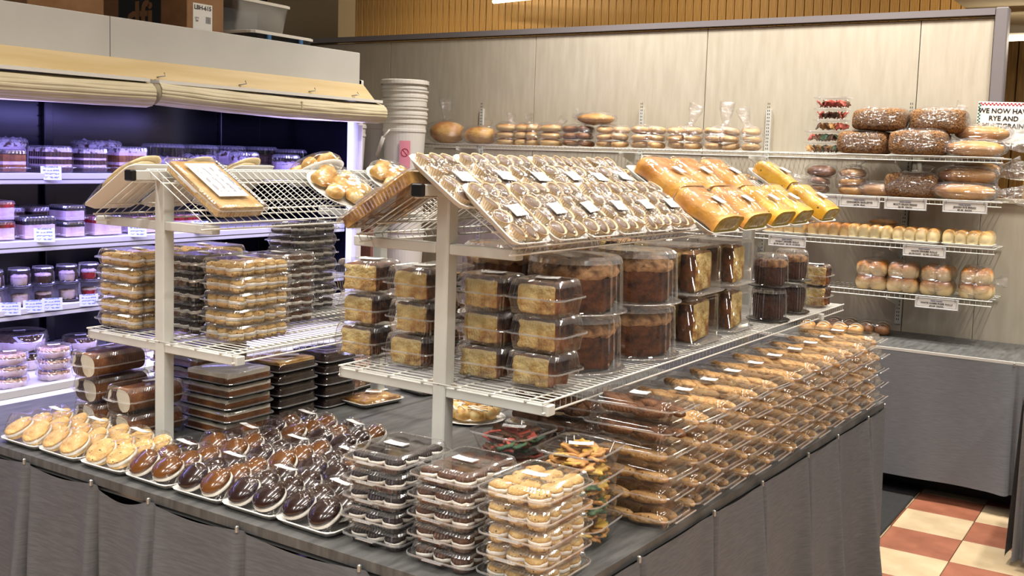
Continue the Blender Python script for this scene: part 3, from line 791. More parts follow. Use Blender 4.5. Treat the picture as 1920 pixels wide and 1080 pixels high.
for i in range(5):
    bisc_pack('box of dark biscotti, %s of the stack under the right rack corner' % level(i, 5), (-1.40, 2.43, ISL+i*0.0535), 0.03, 'dark biscotti boxes', 'biscd', full=True, seed=800+i)

# trays of glossy pies -------------------------------------------------------
def dome_pie(kind, seed):
    def f():
        mb = MB(); r = 0.043
        def w(rr, z, a): return rr*(1+0.03*noise.noise(Vector((cos(a)*1.4, sin(a)*1.4, seed)))), z
        base = 'gold' if kind in ('gold', 'chip') else 'dark'
        mb.lathe([(0.0005, 0), (r*0.85, 0.0), (r*0.98, 0.006), (r*0.95, 0.011)], 22, 2, fn=w)
        mb.lathe([(r*0.9, 0.010), (r*1.0, 0.013), (r*1.01, 0.019), (r*0.93, 0.022)], 22, 1, fn=w)
        fl = 0.5 if base == 'gold' else 1.0
        mb.lathe([(r*0.93, 0.021), (r*0.99, 0.024), (r*0.95, 0.024+0.007*fl), (r*0.76, 0.024+0.015*fl), (r*0.4, 0.024+0.019*fl), (0.0005, 0.024+0.020*fl)], 22, 0, ct=True, fn=w)
        return mb.mesh('glazed_pie', [M[kind], M['cream'], M[base]], True)
    return cached(('dome', kind, seed), f)
def pie_tray(label, loc, rotz, kinds, group, seed=0, lab=True):
    t = thing('pie_tray', label, 'pie tray', loc, rotz, group)
    w, d = 0.188, 0.222
    part('foam_tray', foam_tray(w, d), t)
    rnd = random.Random(seed); cs = []
    for j in range(3):
        for i in range(2):
            x = -0.043+0.086*i+rnd.uniform(-1, 1)*0.003; y = -0.060+0.064*j+rnd.uniform(-1, 1)*0.003
            k = kinds[(j*2+i) % len(kinds)]
            part('glazed_pie', dome_pie(k, rnd.randint(0, 2)), t, (x, y, 0.027), (radians(31+rnd.uniform(-5, 5)), radians(-3+rnd.uniform(-6, 6)), 0))
            cs.append((x-0.001, y-0.010))
    def hf(u, v):
        x, y = (u-0.5)*(w-0.004), (v-0.5)*(d-0.004)
        z = 0.0
        for cx, cy in cs:
            q = ((x-cx)**2+(y-cy)**2)/0.043**2
            if q < 1.5: z = max(z, 0.020+0.060*sqrt(max(0, 1-q/1.6)))
        e = min(1, min(u, 1-u, v, 1-v)*9)
        return x, y, 0.017+max(z-0.006, 0.016)*e
    nx, ny = 26, 30
    H = [[hf(i/nx, j/ny) for i in range(nx+1)] for j in range(ny+1)]
    for _ in range(2):
        Z = [[H[j][i][2] for i in range(nx+1)] for j in range(ny+1)]
        for j in range(1, ny):
            for i in range(1, nx):
                zz = max(Z[j][i], (Z[j-1][i]+Z[j+1][i]+Z[j][i-1]+Z[j][i+1])/4)
                H[j][i] = (H[j][i][0], H[j][i][1], zz)
    part('shrink_film', MB().grid(nx, ny, lambda u, v: H[round(v*ny)][round(u*nx)]).mesh('shrink_film', M['film']), t)
    if lab: part('price_label', price_label(0.062, 0.024), t, (0.0, 0.028, 0.089), (radians(-8), radians(4), rnd.uniform(-0.15, 0.15)))
GT = 'film-wrapped whoopie pie trays on the front edge'
TX = [-2.845, -2.655, -2.46, -2.265, -2.075, -1.888, -1.70]
TK = [(['gold'], 'golden cookie sandwiches, leftmost on the front edge'), (['gold'], 'golden cookie sandwiches, second from left'),
      (['chip', 'chip'], 'chip cookie sandwiches left of the milk chocolate ones'), (['caramel', 'caramel', 'caramel', 'caramel', 'choc', 'caramel'], 'milk chocolate pies beside the chip cookie tray'),
      (['choc', 'caramel', 'choc', 'caramel', 'choc', 'caramel'], 'mixed dark and milk chocolate pies, middle of the row'), (['choc'], 'all dark chocolate pies, second left of the boxes'),
      (['choc'], 'dark chocolate pies touching the stacked clamshells')]
for x, (ks, lb) in zip(TX, TK):
    pie_tray('front row foam tray of '+lb, (x, 1.872, ISL), random.uniform(-0.04, 0.04), ks, GT, seed=int(-x*1000))
for x, ks, lb in ((-2.262, ['caramel', 'caramel', 'choc'], 'milk chocolate pies, left end'), (-2.068, ['choc', 'caramel'], 'dark and milk pies, middle'), (-1.875, ['choc', 'choc', 'choc', 'caramel'], 'dark pies, right end')):
    pie_tray('second row pie tray of %s' % lb, (x, 2.098, ISL), random.uniform(-0.05, 0.05), ks, GT, seed=int(-x*1300))
for x, ks, lb in ((-2.25, ['choc', 'caramel', 'caramel', 'caramel'], 'dark and milk pies before the brownie boxes'), (-2.055, ['choc', 'choc', 'caramel'], 'dark pies left of the right rack post')):
    pie_tray('third row pie tray of %s' % lb, (x, 2.325, ISL), random.uniform(-0.05, 0.05), ks, GT, seed=int(-x*1700))

# swiss rolls ---------------------------------------------------------------
def swiss_pack(label, loc, rotz, seed):
    t = thing('cake_roll_box', label, 'cake roll', loc, rotz, 'boxed chocolate cake rolls')
    w, d, h = 0.128, 0.215, 0.083
    tub, lid = ribbed(w, d, h, split=0.5, r=0.022); part('tub', tub, t); part('lid', lid, t)
    def f():
        mb = MB(); rs = []
        n = 24
        for y in (-d/2+0.010, -d/2+0.014, d/2-0.014, d/2-0.010):
            k = 0.97 if abs(y) > d/2-0.012 else 1
            rs.append([(k*(w/2-0.010)*math.copysign(abs(cos(2*pi*i/n))**0.7, cos(2*pi*i/n)), y, 0.040+k*0.036*math.copysign(abs(sin(2*pi*i/n))**0.75, sin(2*pi*i/n))) for i in range(n)])
        mb.rings(rs, 0, False, False, True)
        mb.add(rs[0], [tuple(range(n))], 1); mb.add(rs[-1], [tuple(range(n-1, -1, -1))], 1)
        return mb.mesh('cake_roll', [M['sponge'], M['swissend']])
    part('cake_roll', cached('swiss', f), t)
    part('price_label', price_label(0.07, 0.022), t, (0.0, 0.03, h+0.001), (0, 0, 1.5))
for i in range(3): swiss_pack('boxed chocolate cake roll, %s of the three-high pile at left' % level(i, 3), (-2.87+(0.012 if i == 2 else 0), 2.11-(0.02 if i == 2 else 0), ISL+i*0.0835), 0.05*(i-1), i)
for i in range(2): swiss_pack('boxed chocolate cake roll, %s of the two-high pile beside the post' % ('upper' if i else 'lower'), (-2.68, 2.09, ISL+i*0.0835), -0.03+0.03*i, 5+i)

# sheet cakes ----------------------------------------------------------------
def slab_mesh(w, d, h, kind, amp=0.002, seed=0):
    def f():
        mb = MB()
        mb.grid(12, 12, lambda u, v: ((u-0.5)*w, (v-0.5)*d, h+amp*noise.noise(Vector((u*6, v*6, seed)))+amp*noise.noise(Vector((u*14, v*14, seed)))))
        n = 12
        for (ax) in range(4):
            def sd(u, v, ax=ax):
                p = [((u-0.5)*w, -d/2), (w/2, (u-0.5)*d), ((0.5-u)*w, d/2), (-w/2, (0.5-u)*d)][ax]
                uu, vv = p[0]/w+0.5, p[1]/d+0.5
                hh = h+amp*noise.noise(Vector((uu*6, vv*6, seed)))+amp*noise.noise(Vector((uu*14, vv*14, seed)))
                o = 0.0012*noise.noise(Vector((u*20, v*6, ax+seed)))
                return (p[0]+(o if ax % 2 else 0), p[1]+(0 if ax % 2 else o), hh*v)
            mb.grid(12, 3, sd)
        return mb.mesh('slab', M[kind])
    return cached(('slab', w, d, h, kind, amp, seed), f)
def sheet_pack(label, loc, rotz, group, cake, top, w=0.205, d=0.20, h=0.039, seed=0, lab=False):
    t = thing('sheet_cake_box', label, 'cake box', loc, rotz, group)
    def f():
        n = 80; r = 0.024
        B = [rrect(w-0.020, d-0.020, r, n, 0), rrect(w-0.006, d-0.006, r, n, h*0.15), rrect(w+0.012, d+0.012, r+0.006, n, h*0.16), rrect(w+0.013, d+0.013, r+0.006, n, h*0.10)]
        Lr = [rrect(w-0.004, d-0.004, r, n, h*0.18), rrect(w-0.012, d-0.012, r, n, h*0.92), rrect(w-0.03, d-0.03, r, n, h), rrect(w-0.04, d-0.04, r, n, h-0.001)]
        ld = MB().rings(Lr, 0, False, True, True); ld.rings([rrect(w-0.004, d-0.004, r, n, h*0.20), rrect(w+0.012, d+0.012, r+0.006, n, h*0.20), rrect(w+0.013, d+0.013, r+0.006, n, h*0.17)], 1)
        return MB().rings(B, 0, True, False, True).mesh('tray_base', M['black']), ld.mesh('lid', [M['clear2'], M['rim']])
    b, l = cached(('sheet', w, d, h), f)
    part('tray_base', b, t); part('lid', l, t)
    part('cake_slab', slab_mesh(w-0.020, d-0.020, h*0.50 if top == 'frost' else h*0.6, cake, 0.001, seed % 2), t, (0, 0, 0.002))
    if top: part('frosting', slab_mesh(w-0.022, d-0.022, h*0.34 if top == 'frost' else h*0.22, top, 0.0036, seed % 3), t, (0, 0, 0.002+h*(0.49 if top == 'frost' else 0.59)))
    if lab: part('price_label', price_label(), t, (0.02, 0.03, h+0.001), (0, 0, 0.9))
for i in range(5): sheet_pack('frosted brown sheet cake box, %s of the stack behind the left post' % level(i, 5), (-2.56+0.003*(i % 2), 2.318, ISL+i*0.0395), 0.03*(i-2)*0.5, 'frosted sheet cake boxes', 'sponge', 'frost', seed=i)
for i in range(6): sheet_pack('cream-topped cake box, %s of the stack nearest the cooler' % level(i, 6), (-2.85, 2.45, ISL+i*0.0395), 0.02, 'frosted sheet cake boxes', 'sponge', 'frost', w=0.24, d=0.24, seed=i)
for i in range(5): sheet_pack('dark brownie box, %s of the near brownie stack' % level(i, 5), (-2.565, 2.545, ISL+i*0.0395), 0.02, 'brownie boxes', 'brownie', 'pastry' if i == 4 else 'brownie', w=0.185, d=0.19, seed=i, lab=i == 4)
for i in range(5): sheet_pack('dark brownie box, %s of the far brownie stack' % level(i, 5), (-2.56, 2.76, ISL+i*0.0395), -0.02, 'brownie boxes', 'brownie', 'brownie', w=0.18, d=0.17, seed=i+1)

# flat pastry trays on the island
def pastry_tray(label, loc, rotz, kind, w=0.17, d=0.22, group='flat pastry trays', rot=None, lumps=0, icing=False, lab=True, seed=0, film=True):
    t = thing('pastry_tray', label, 'pastry tray', loc, rot or (0, 0, rotz), group)
    part('foam_tray', foam_tray(w, d), t)
    rnd = random.Random(seed)
    if lumps:
        me = [cached(('lump', kind, s), lambda s=s: MB().blob(0.033, 0.028, 0.021, nu=14, nv=8, amp=0.005, fq=45, seed=s, flat=-0.012).mesh('pastry', M[kind], True)) for s in range(3)]
        nx, ny = lumps, max(2, round(lumps*d/w))
        for i in range(nx):
            for j in range(ny):
                part('pastry', me[rnd.randint(0, 2)], t, ((i-(nx-1)/2)*(w-0.03)/nx, (j-(ny-1)/2)*(d-0.03)/ny, 0.024), (rnd.uniform(-.3, .3), rnd.uniform(-.3, .3), rnd.uniform(0, 6)))
    else:
        part('pastry_slab', slab_mesh(w-0.03, d-0.03, 0.018, kind, 0.004, seed % 3), t, (0, 0, 0.005))
    if icing:
        mb = MB()
        for k in range(22):
            x = rnd.uniform(-.5, .5)*(w-0.05); y = rnd.uniform(-.5, .5)*(d-0.05); a = rnd.uniform(0, 3)
            mb.tube([(x+0.02*s*cos(a), y+0.02*s*sin(a), 0.047-0.004*abs(s)+0.003*rnd.random()) for s in (-1, -0.3, 0.4, 1)], 0.0016, 5)
        part('icing_drizzle', mb.mesh('icing_drizzle', M['icing']), t, kind='stuff')
    if film: part('shrink_film', MB().grid(12, 14, lambda u, v: ((u-.5)*(w-.004), (v-.5)*(d-.004), 0.017+(0.034 if lumps else 0.012)*min(1, 5*min(u, 1-u, v, 1-v)))).mesh('shrink_film', M['film']), t)
    if lab: part('price_label', price_label(), t, (-0.02, 0.03, (0.053 if lumps else 0.031)), (0, 0, 0.7))
    return t
pastry_tray('foam tray with one flat golden bar pastry behind the brownie boxes', (-2.425, 2.86, ISL), -0.15, 'flat', 0.16, 0.20)
pastry_tray('foam tray of nut bar pastry behind the golden bar tray', (-2.39, 3.15, ISL), -0.2, 'flat', 0.17, 0.20, seed=1)
pastry_tray('foam tray of pinkish twisted pastries, lower of two by the brownies', (-2.66, 3.02, ISL), 0.1, 'pinkpas', 0.18, 0.22, lumps=3, seed=2)
pastry_tray('foam tray of pinkish twisted pastries, upper of two by the brownies', (-2.66, 3.04, ISL+0.055), 0.06, 'pinkpas', 0.18, 0.22, lumps=3, seed=3)
pl = thing('pastry_plate', 'white round plate of iced pastry ring behind right rack post', 'pastry', (-2.01, 2.90, ISL))
part('plate', MB().lathe([(0.0005, 0.003), (0.085, 0.003), (0.115, 0.010), (0.117, 0.008), (0.088, 0.0), (0.0005, 0.0)], 40).mesh('plate', M['foam']), pl)
for k in range(9):
    a = 2*pi*k/9
    part('pastry', cached(('ring', k % 3), lambda k=k: MB().blob(0.034, 0.030, 0.028, nu=14, nv=8, amp=0.005, fq=45, seed=k, flat=-0.014).mesh('pastry', M['pastry'], True)), pl, (0.066*cos(a), 0.066*sin(a), 0.028), (0, 0, a))
mb = MB(); rnd = random.Random(3)
for k in range(46):
    a = rnd.uniform(0, 2*pi); q = rnd.uniform(0.04, 0.09)
    mb.tube([((q+0.018*s)*cos(a+0.3*s), (q+0.018*s)*sin(a+0.3*s), 0.060-0.008*abs(s)-0.1*abs(q-0.066)) for s in (-1, -0.3, 0.4, 1)], 0.0018, 5)
part('icing_drizzle', mb.mesh('icing_drizzle', M['icing']), pl, kind='stuff')
for k, (x, y, kd, lb) in enumerate(((-1.78, 3.0, 'pastry', 'beside the iced ring plate'), (-1.56, 2.80, 'pinkpas', 'under the right rack, near'), (-1.56, 3.06, 'pastry', 'under the right rack, second back'), (-1.56, 3.32, 'pastry', 'under the right rack, third back'), (-1.56, 3.58, 'flat', 'under the right rack, farthest'))):
    pastry_tray('foam tray of danish pastries %s' % lb, (x, y, ISL), 0.05*k, kd, 0.19, 0.23, group='danish trays on the island', lumps=0 if kd == 'flat' else 3, icing=kd == 'pastry', lab=False, seed=k)

# ------------------------------------------------------------------ right rack lower deck
def sbox(mb, sx, sy, sz, n, amp, mids, seed=0, round_=0.012):
    """rough block, base at z=0. mids: material per side (-y,+x,+y,-x,top)"""
    def pt(x, y, z, k):
        p = Vector((x, y, z)); c = Vector((0, 0, sz/2)); q = p-c
        lim = Vector((sx/2-round_, sy/2-round_, sz/2-round_))
        core = Vector((max(-lim.x, min(lim.x, q.x)), max(-lim.y, min(lim.y, q.y)), max(-lim.z, min(lim.z, q.z))))
        dd = q-core
        if dd.length > 1e-6: q = core+dd.normalized()*round_
        q += q.normalized()*amp*(noise.noise(q*38+Vector((seed, 0, 0)))+0.6*noise.noise(q*85+Vector((0, seed, 0))))
        return tuple(q+c)
    mb.grid(n, n, lambda u, v: pt((u-.5)*sx, -sy/2, v*sz, 0), mids[0])
    mb.grid(n, n, lambda u, v: pt(sx/2, (u-.5)*sy, v*sz, 1), mids[1])
    mb.grid(n, n, lambda u, v: pt((.5-u)*sx, sy/2, v*sz, 2), mids[2])
    mb.grid(n, n, lambda u, v: pt(-sx/2, (.5-u)*sy, v*sz, 3), mids[3])
    mb.grid(n, n, lambda u, v: pt((u-.5)*sx, (v-.5)*sy, sz, 4), mids[4])
    return mb
def cake_slice_pack(label, loc, rotz, group, seed, w=0.150, d=0.135, h=0.090):
    t = thing('cake_slice_box', label, 'cake box', loc, rotz, group)
    tub, lid = ribbed(w, d, h, split=0.5, rib=0.0022, pitch=0.0042, inset=0.014); part('tub', tub, t); part('lid', lid, t)
    me = cached(('slice', seed % 4), lambda: sbox(MB(), w*0.74, d*0.76, h*0.86, 16, 0.0065, (0, 1, 0, 1, 1), seed % 4).mesh('cake_slice', [M['crumb'], M['crust']]))
    part('cake_slice', me, t, (-0.006+0.004*(seed % 3), 0.0, 0.003), (0, 0, random.Random(seed).uniform(-0.1, 0.1)))
    if seed % 3 == 2: part('price_label', price_label(0.06, 0.045), t, (0.0, 0.01, h+0.001), (0, 0, 0.3))
GC = 'boxed coffee cake slices on the right rack'
for k, (x, y, d_) in enumerate(((-1.93, 2.262, 'far left on the right rack'), (-1.728, 2.240, 'just left of the right rack post'), (-1.500, 2.240, 'just right of the right rack post'), (-1.340, 2.245, 'on the right rack front corner'))):
    for i in range(3):
        cake_slice_pack('boxed yellow cake slice, %s of three, %s' % (('bottom', 'middle', 'top')[i], d_), (x+0.004*(i % 2), y+0.006*(i % 2)-0.003, SH+i*0.0905), 0.03*((i+k) % 3-1), GC, k*3+i)

def dome_case(R, H, base='clear2', n=72, rib=0.0026, top_r=0.020):
    def f():
        lid = MB().lathe([(R+0.010, 0.006), (R, 0.008), (R-0.002, 0.012), (R-0.006, H-top_r)], n, 0, rib=rib, sm=False)
        lid.lathe([(R-0.006, H-top_r), (R-0.010, H-top_r*0.4), (R-top_r, H)], n, 1, rib=rib, sm=False)
        lid.lathe([(R-top_r, H), (R*0.8, H-0.001), (R*0.3, H+0.001), (0.001, H+0.002)], n, 0, sm=False)
        b = MB().lathe([(0.0005, 0.001), (R-0.01, 0.001), (R, 0.006), (R+0.012, 0.006), (R+0.013, 0.003), (R-0.004, 0.0), (0.0005, 0.0)], 48)
        return lid.mesh('dome_lid', [M['clear'], M['rim']]), b.mesh('base', M['rim' if base == 'clear2' else base])
    return cached(('dc', R, H, base, n), f)
def round_cake(R, H, kind, top, seed, hole=False):
    def f():
        def w(r, z, a):
            k = noise.noise(Vector((cos(a)*2.2, sin(a)*2.2, z*20+seed)))
            return r*(1+0.05*k+0.03*noise.noise(Vector((cos(a)*7, sin(a)*7, z*60+seed)))), z+0.006*noise.noise(Vector((cos(a)*3*r/R, sin(a)*3*r/R, seed+5)))
        mb = MB()
        mb.lathe([(R*0.9, 0.0), (R*0.95, H*0.15), (R*0.97, H*0.3), (R*0.99, H*0.46), (R, H*0.62), (R*0.98, H*0.74)], 64, 0, fn=w)
        def w2(r, z, a):
            k = noise.noise(Vector((cos(a)*5*r/R, sin(a)*5*r/R, seed)))+0.6*noise.noise(Vector((cos(a)*11*r/R, sin(a)*11*r/R, seed)))
            return r*(1+0.06*k), z+0.017*k*(R/0.12)
        prof = [(R*0.97, H*0.70), (R*1.02, H*0.80), (R*0.96, H*0.92), (R*0.8, H*0.98), (R*0.55, H), (R*0.3, H*0.97), (0.001, H*0.95)]
        mb.lathe(prof, 64, 1, fn=w2)
        return mb.mesh('round_cake', [M[kind], M[top]])
    return cached(('rc', R, H, kind, top, seed), f)
def dome_cake(label, loc, R, H, group, kind='crust', top='streusel', base='clear2', seed=0, ch=0.8, cat='cake'):
    t = thing('domed_cake', label, cat, loc, 0, group)
    lid, b = dome_case(R, H, base); part('dome_lid', lid, t); part('base', b, t)
    part('round_cake', round_cake(R*0.88, H*ch, kind, top, seed), t, (0, 0, 0.008))
    return t
GD = 'domed round cakes on the right rack'
for k, (x, y, lb) in enumerate(((-1.405, 2.505, 'nearest pile behind the slice boxes'), (-1.375, 2.80, 'second pile along the deck edge'), (-1.735, 2.66, 'pile behind the right rack post'), (-1.73, 2.97, 'inner pile second back'))):
    for i in range(2):
        dome_cake('tall clear-domed coffee cake, %s of the %s' % ('upper' if i else 'lower', lb), (x, y, SH+i*0.157), 0.133, 0.155, GD, seed=k*2+i)
def slice_tub(label, loc, w, h, group, seed, nsl=3):
    t = thing('slice_tub', label, 'cake tub', loc, 0.0, group)
    def f():
        n = 64; r = 0.04
        L_ = [rrect(w+0.02, w+0.02, r, n, 0.008), rrect(w, w, r, n, 0.010), rrect(w-0.006, w-0.006, r, n, h-0.012), rrect(w-0.02, w-0.02, r, n, h), rrect(w-0.03, w-0.03, r, n, h-0.003), rrect(w-0.06, w-0.06, r, n, h-0.002)]
        B_ = [rrect(w-0.02, w-0.02, r, n, 0.0), rrect(w+0.012, w+0.012, r, n, 0.002), rrect(w+0.022, w+0.022, r, n, 0.007), rrect(w-0.004, w-0.004, r, n, 0.006)]
        return MB().rings(L_, 0, False, True, True).mesh('lid', M['clear2']), MB().rings(B_, 0, True, True, True).mesh('base', M['rim'])
    l, b = cached(('stub', w, h), f); part('lid', l, t); part('base', b, t)
    for k in range(nsl):
        me = cached(('ss', w, h, k % 2), lambda k=k: sbox(MB(), (w-0.05)/nsl*0.92, w-0.06, h*0.80, 12, 0.004, (1, 0, 1, 0, 2), 7+k).mesh('cake_slice', [M['crumb'], M['crust'], M['streusel']]))
        part('cake_slice', me, t, ((k-(nsl-1)/2)*(w-0.04)/nsl, 0.004*(k % 2), 0.008), (0, 0, 0.10*(k-1)))
        cc = cached(('sf', w, h), lambda: sbox(MB(), w-0.06, 0.03, h*0.72, 10, 0.004, (1, 1, 1, 1, 2), 3).mesh('cake_slice', [M['crumb'], M['crust'], M['streusel']]))
    return t
GS = 'square tubs of cake slices'
for k, (x, y, w, lb) in enumerate(((-1.375, 3.115, 0.235, 'near pile'), (-1.365, 3.44, 0.20, 'pile before the black bases'), (-1.70, 3.35, 0.22, 'inner pile of the right rack'))):
    for i in range(2): slice_tub('square clear tub of yellow cake slices, %s of %s' % ('upper' if i else 'lower', lb), (x, y, SH+i*0.157), w, 0.154, GS, k*2+i)
for k, (x, y, lb) in enumerate(((-1.285, 3.75, 'near'), (-1.295, 4.02, 'far'))):
    for i in range(2):
        dome_cake('clear-domed chocolate bundt on black base, %s of the %s pair' % ('upper' if i else 'lower', lb), (x, y, SH+i*0.124), 0.066, 0.122, 'black-based domed cakes', 'choccake', 'streusel' if i else 'choccake', 'black', seed=k+i, ch=0.75)
for i in range(2):
    cake_slice_pack('small clear cake box, %s of two at the far end of the deck' % ('upper' if i else 'lower'), (-1.275, 4.27, SH+i*0.085), 0.0, GC, 20+i*3, 0.115, 0.12, 0.084)
for i in range(2):
    dome_cake('wide domed cake, %s of the pile before the far rack post' % ('upper' if i else 'lower'), (-1.71, 3.72, SH+i*0.10), 0.12, 0.098, GD, seed=i+9, kind='crumb')
for i in range(3):
    leaf_pack('tub of dark leaf cookies, %s of three on the right rack inner side' % ('bottom', 'middle', 'top')[i], (-1.80, 2.44-0.0, SH+i*0.085), 0.1, 'leaf cookie tubs', ['brown', 'leafg', 'brown', 'leafo'], n=22, w=0.15, d=0.15, h=0.086, seed=70+i)

# ------------------------------------------------------------------ rack tops
def slope_rot(side, rz=0.0): return Matrix.Rotation(rz, 4, 'Z') @ Matrix.Rotation(side*SLOPE, 4, 'Y')
def put_slope(t, rack_i, side, q, v, up, extra=0.0, tz=0.0):
    """q metres down the slope from the ridge, v metres along the rack, up metres off the wires"""
    u = side*(q*cos(SLOPE)+up*sin(SLOPE)); z = 1.569-q*sin(SLOPE)+up*cos(SLOPE)
    rz = R2R if rack_i == 2 else 0.0
    x, y, _ = on_rack2(u, v) if rack_i == 2 else (R1O[0]+u, R1O[1]+v, 0)
    t.rotation_mode = 'XYZ'
    t.rotation_euler = (Matrix.Rotation(rz, 4, 'Z') @ Matrix.Rotation(side*(SLOPE+extra), 4, 'Y') @ Matrix.Rotation(tz, 4, 'Z')).to_euler()
    t.location = (x, y, z)

def cup_mesh(seed):
    def f():
        mb = MB()
        mb.lathe([(0.0175, 0.0), (0.0245, 0.026), (0.0252, 0.027)], 44, 0, rib=0.0016, cb=True, sm=False)
        mb.lathe([(0.0250, 0.027), (0.0225, 0.026), (0.021, 0.0235)], 44, 0, sm=False)
        mb.lathe([(0.0222, 0.0225), (0.019, 0.0255), (0.010, 0.027), (0.0005, 0.0273)], 22, 1, ct=True,
                 fn=lambda r, z, a: (r, z+0.001*noise.noise(Vector((cos(a)*r*90, sin(a)*r*90, seed)))))
        return mb.mesh('chocolate_cup', [M['cupcase'], M['milkchoc']])
    return cached(('cup', seed), f)
def cup_tray(label, rack_i, q, v, up, extra, seed):
    t = thing('chocolate_cup_tray', label, 'candy tray', (0, 0, 0), 0, 'film-wrapped trays of chocolate cups')
    w, d = 0.215, 0.165          # w down the slope
    put_slope(t, rack_i, 1, q, v, up, extra)
    part('foam_tray', foam_tray(w, d, 0.018), t)
    rnd = random.Random(seed)
    for i in range(4):
        for j in range(3):
            part('chocolate_cup', cup_mesh(rnd.randint(0, 2)), t, ((i-1.5)*0.0485, (j-1)*0.049, 0.005), (rnd.uniform(-.12, .12), rnd.uniform(-.25, .05), rnd.uniform(0, 6)))
    part('shrink_film', MB().grid(22, 18, lambda u, v_: ((u-.5)*(w-.004), (v_-.5)*(d-.004), 0.019+0.015*min(1, 6*min(u, 1-u, v_, 1-v_))+0.003*sin(u*4*2*pi)*sin(v_*3*2*pi))).mesh('shrink_film', M['film2']), t)
    part('price_label', price_label(0.056, 0.040), t, (0.012, 0.012, 0.038), (0, 0, -1.57+rnd.uniform(-0.15, 0.15)))
lowv = [2.165, 2.345, 2.51, 2.675, 2.84, 3.005]
upv = [2.115, 2.29, 2.46, 2.63, 2.785, 2.935]
NTH = ['leftmost', 'second from left', 'third from left', 'fourth from left', 'fifth from left', 'rightmost']
for k in range(6): cup_tray('foam tray of chocolate cups, %s of the upper row on the sloping top' % NTH[k], 2, 0.030, upv[k]-2.12-0.02, 0.006+0.003*(k % 2), 0.06, 10+k)
for k in range(6): cup_tray('foam tray of chocolate cups, %s of the lower row on the sloping top' % NTH[k], 2, 0.192, lowv[k]-2.12-0.055, 0.018, 0.13, 20+k)

def loaf_mesh(L, w, h, kind, seed, cutm='cut'):
    def f():
        mb = MB(); rs = []; n = 20; m_ = 14
        for k in range(m_+1):
            t = k/m_; x = -L/2+L*t
            s = min(1, 0.55+3.2*t) if t < 0.15 else 1
            bulge = 1+0.06*sin(t*pi*3+seed)
            r = []
            for i in range(n):
                a = 2*pi*i/n; cx, sz = cos(a), sin(a)
                yy = w/2*s*bulge*math.copysign(abs(cx)**0.5, cx)
                zz = h*0.45+(h*0.55*s*bulge*abs(sz)**0.62 if sz > 0 else -h*0.45*abs(sz)**0.45)
                q = Vector((x*18, yy*18, zz*18+seed)); d_ = 0.004*noise.noise(q)
                r.append((x, yy+d_, max(0, zz+d_)))
            rs.append(r)
        mb.rings(rs, 0, True, False, True)
        mb.add(rs[-1], [tuple(range(n))], 1)
        return mb.mesh('loaf', [M[kind], M[cutm]])
    return cached(('loaf', L, w, h, kind, seed), f)
def sweet_loaf(label, q, v, up, kind, seed, L=0.19, w=0.20, h=0.066):
    t = thing('sweet_loaf', label, 'bread', (0, 0, 0), 0, 'wrapped golden sweet loaves')
    put_slope(t, 2, 1, q, v, up, 0.03)
    part('foam_tray', foam_tray(L+0.02, w+0.03, 0.014), t)
    part('loaf', loaf_mesh(L, w, h, kind, seed), t, (0, 0, 0.006))
    part('wrap', MB().blob(L/2+0.004, w/2+0.006, h/2+0.005, (0, 0, h/2+0.007), 24, 14, 0.45, 0.5).mesh('wrap', M['film'], True), t)
    part('price_label', price_label(0.045, 0.042), t, (0.015, 0.012, h+0.014), (0.10, 0, -1.5))
for k, v in enumerate((3.30, 3.52, 3.78)):
    sweet_loaf('golden sweet loaf, %s of the three in the upper row' % ('left', 'middle', 'right')[k], 0.045, v-2.12-0.07, 0.004, 'yellow', k)
for k, v in enumerate((3.36, 3.61, 3.86, 4.07, 4.40)):
    sweet_loaf('golden sweet loaf, %s of the lower row above the deck lip' % ('first', 'second', 'third', 'fourth', 'fifth and last')[k], 0.228, v-2.12-0.16, 0.006, ('yellow', 'yellow', 'yellow2', 'yellow2', 'yellow2')[k], k+3, w=0.205 if k < 2 else 0.18, h=0.066)
sweet_loaf('golden sweet loaf lying alone at the far end of the upper row', 0.04, 4.25-2.12, 0.006, 'yellow2', 9, L=0.17, w=0.12)

def tray_cake(label, rack_i, side, q, v, cake, group, seed=0, L=0.265, w=0.185, h=0.042, sheet=True, tz=0.0):
    t = thing('tray_cake_box', label, 'cake box', (0, 0, 0), 0, group)
    put_slope(t, rack_i, side, q, v, 0.006, tz=tz)
    tub, lid = ribbed(L, w, h, split=0.75, rib=0.0018, pitch=0.0062); part('tub', tub, t); part('lid', lid, t)
    part('cake_slab', slab_mesh(L-0.02, w-0.02, h*0.72, cake, 0.002, seed), t, (0, 0, 0.003))
    if sheet: part('paper_insert', MB().bbox(-L*0.36, L*0.30, -w*0.30, w*0.30, h+0.0005, h+0.0016, 0.0004).mesh('paper_insert', M['label']), t)
tray_cake('golden cake in clear box with white paper insert, left rack top', 1, 1, 0.145, 0.07, 'gold', 'cake boxes on the rack tops', 1)
tray_cake('nutty brown cake box seen from below on the right rack top', 2, -1, 0.145, -0.03, 'flat', 'cake boxes on the rack tops', 2, sheet=False)
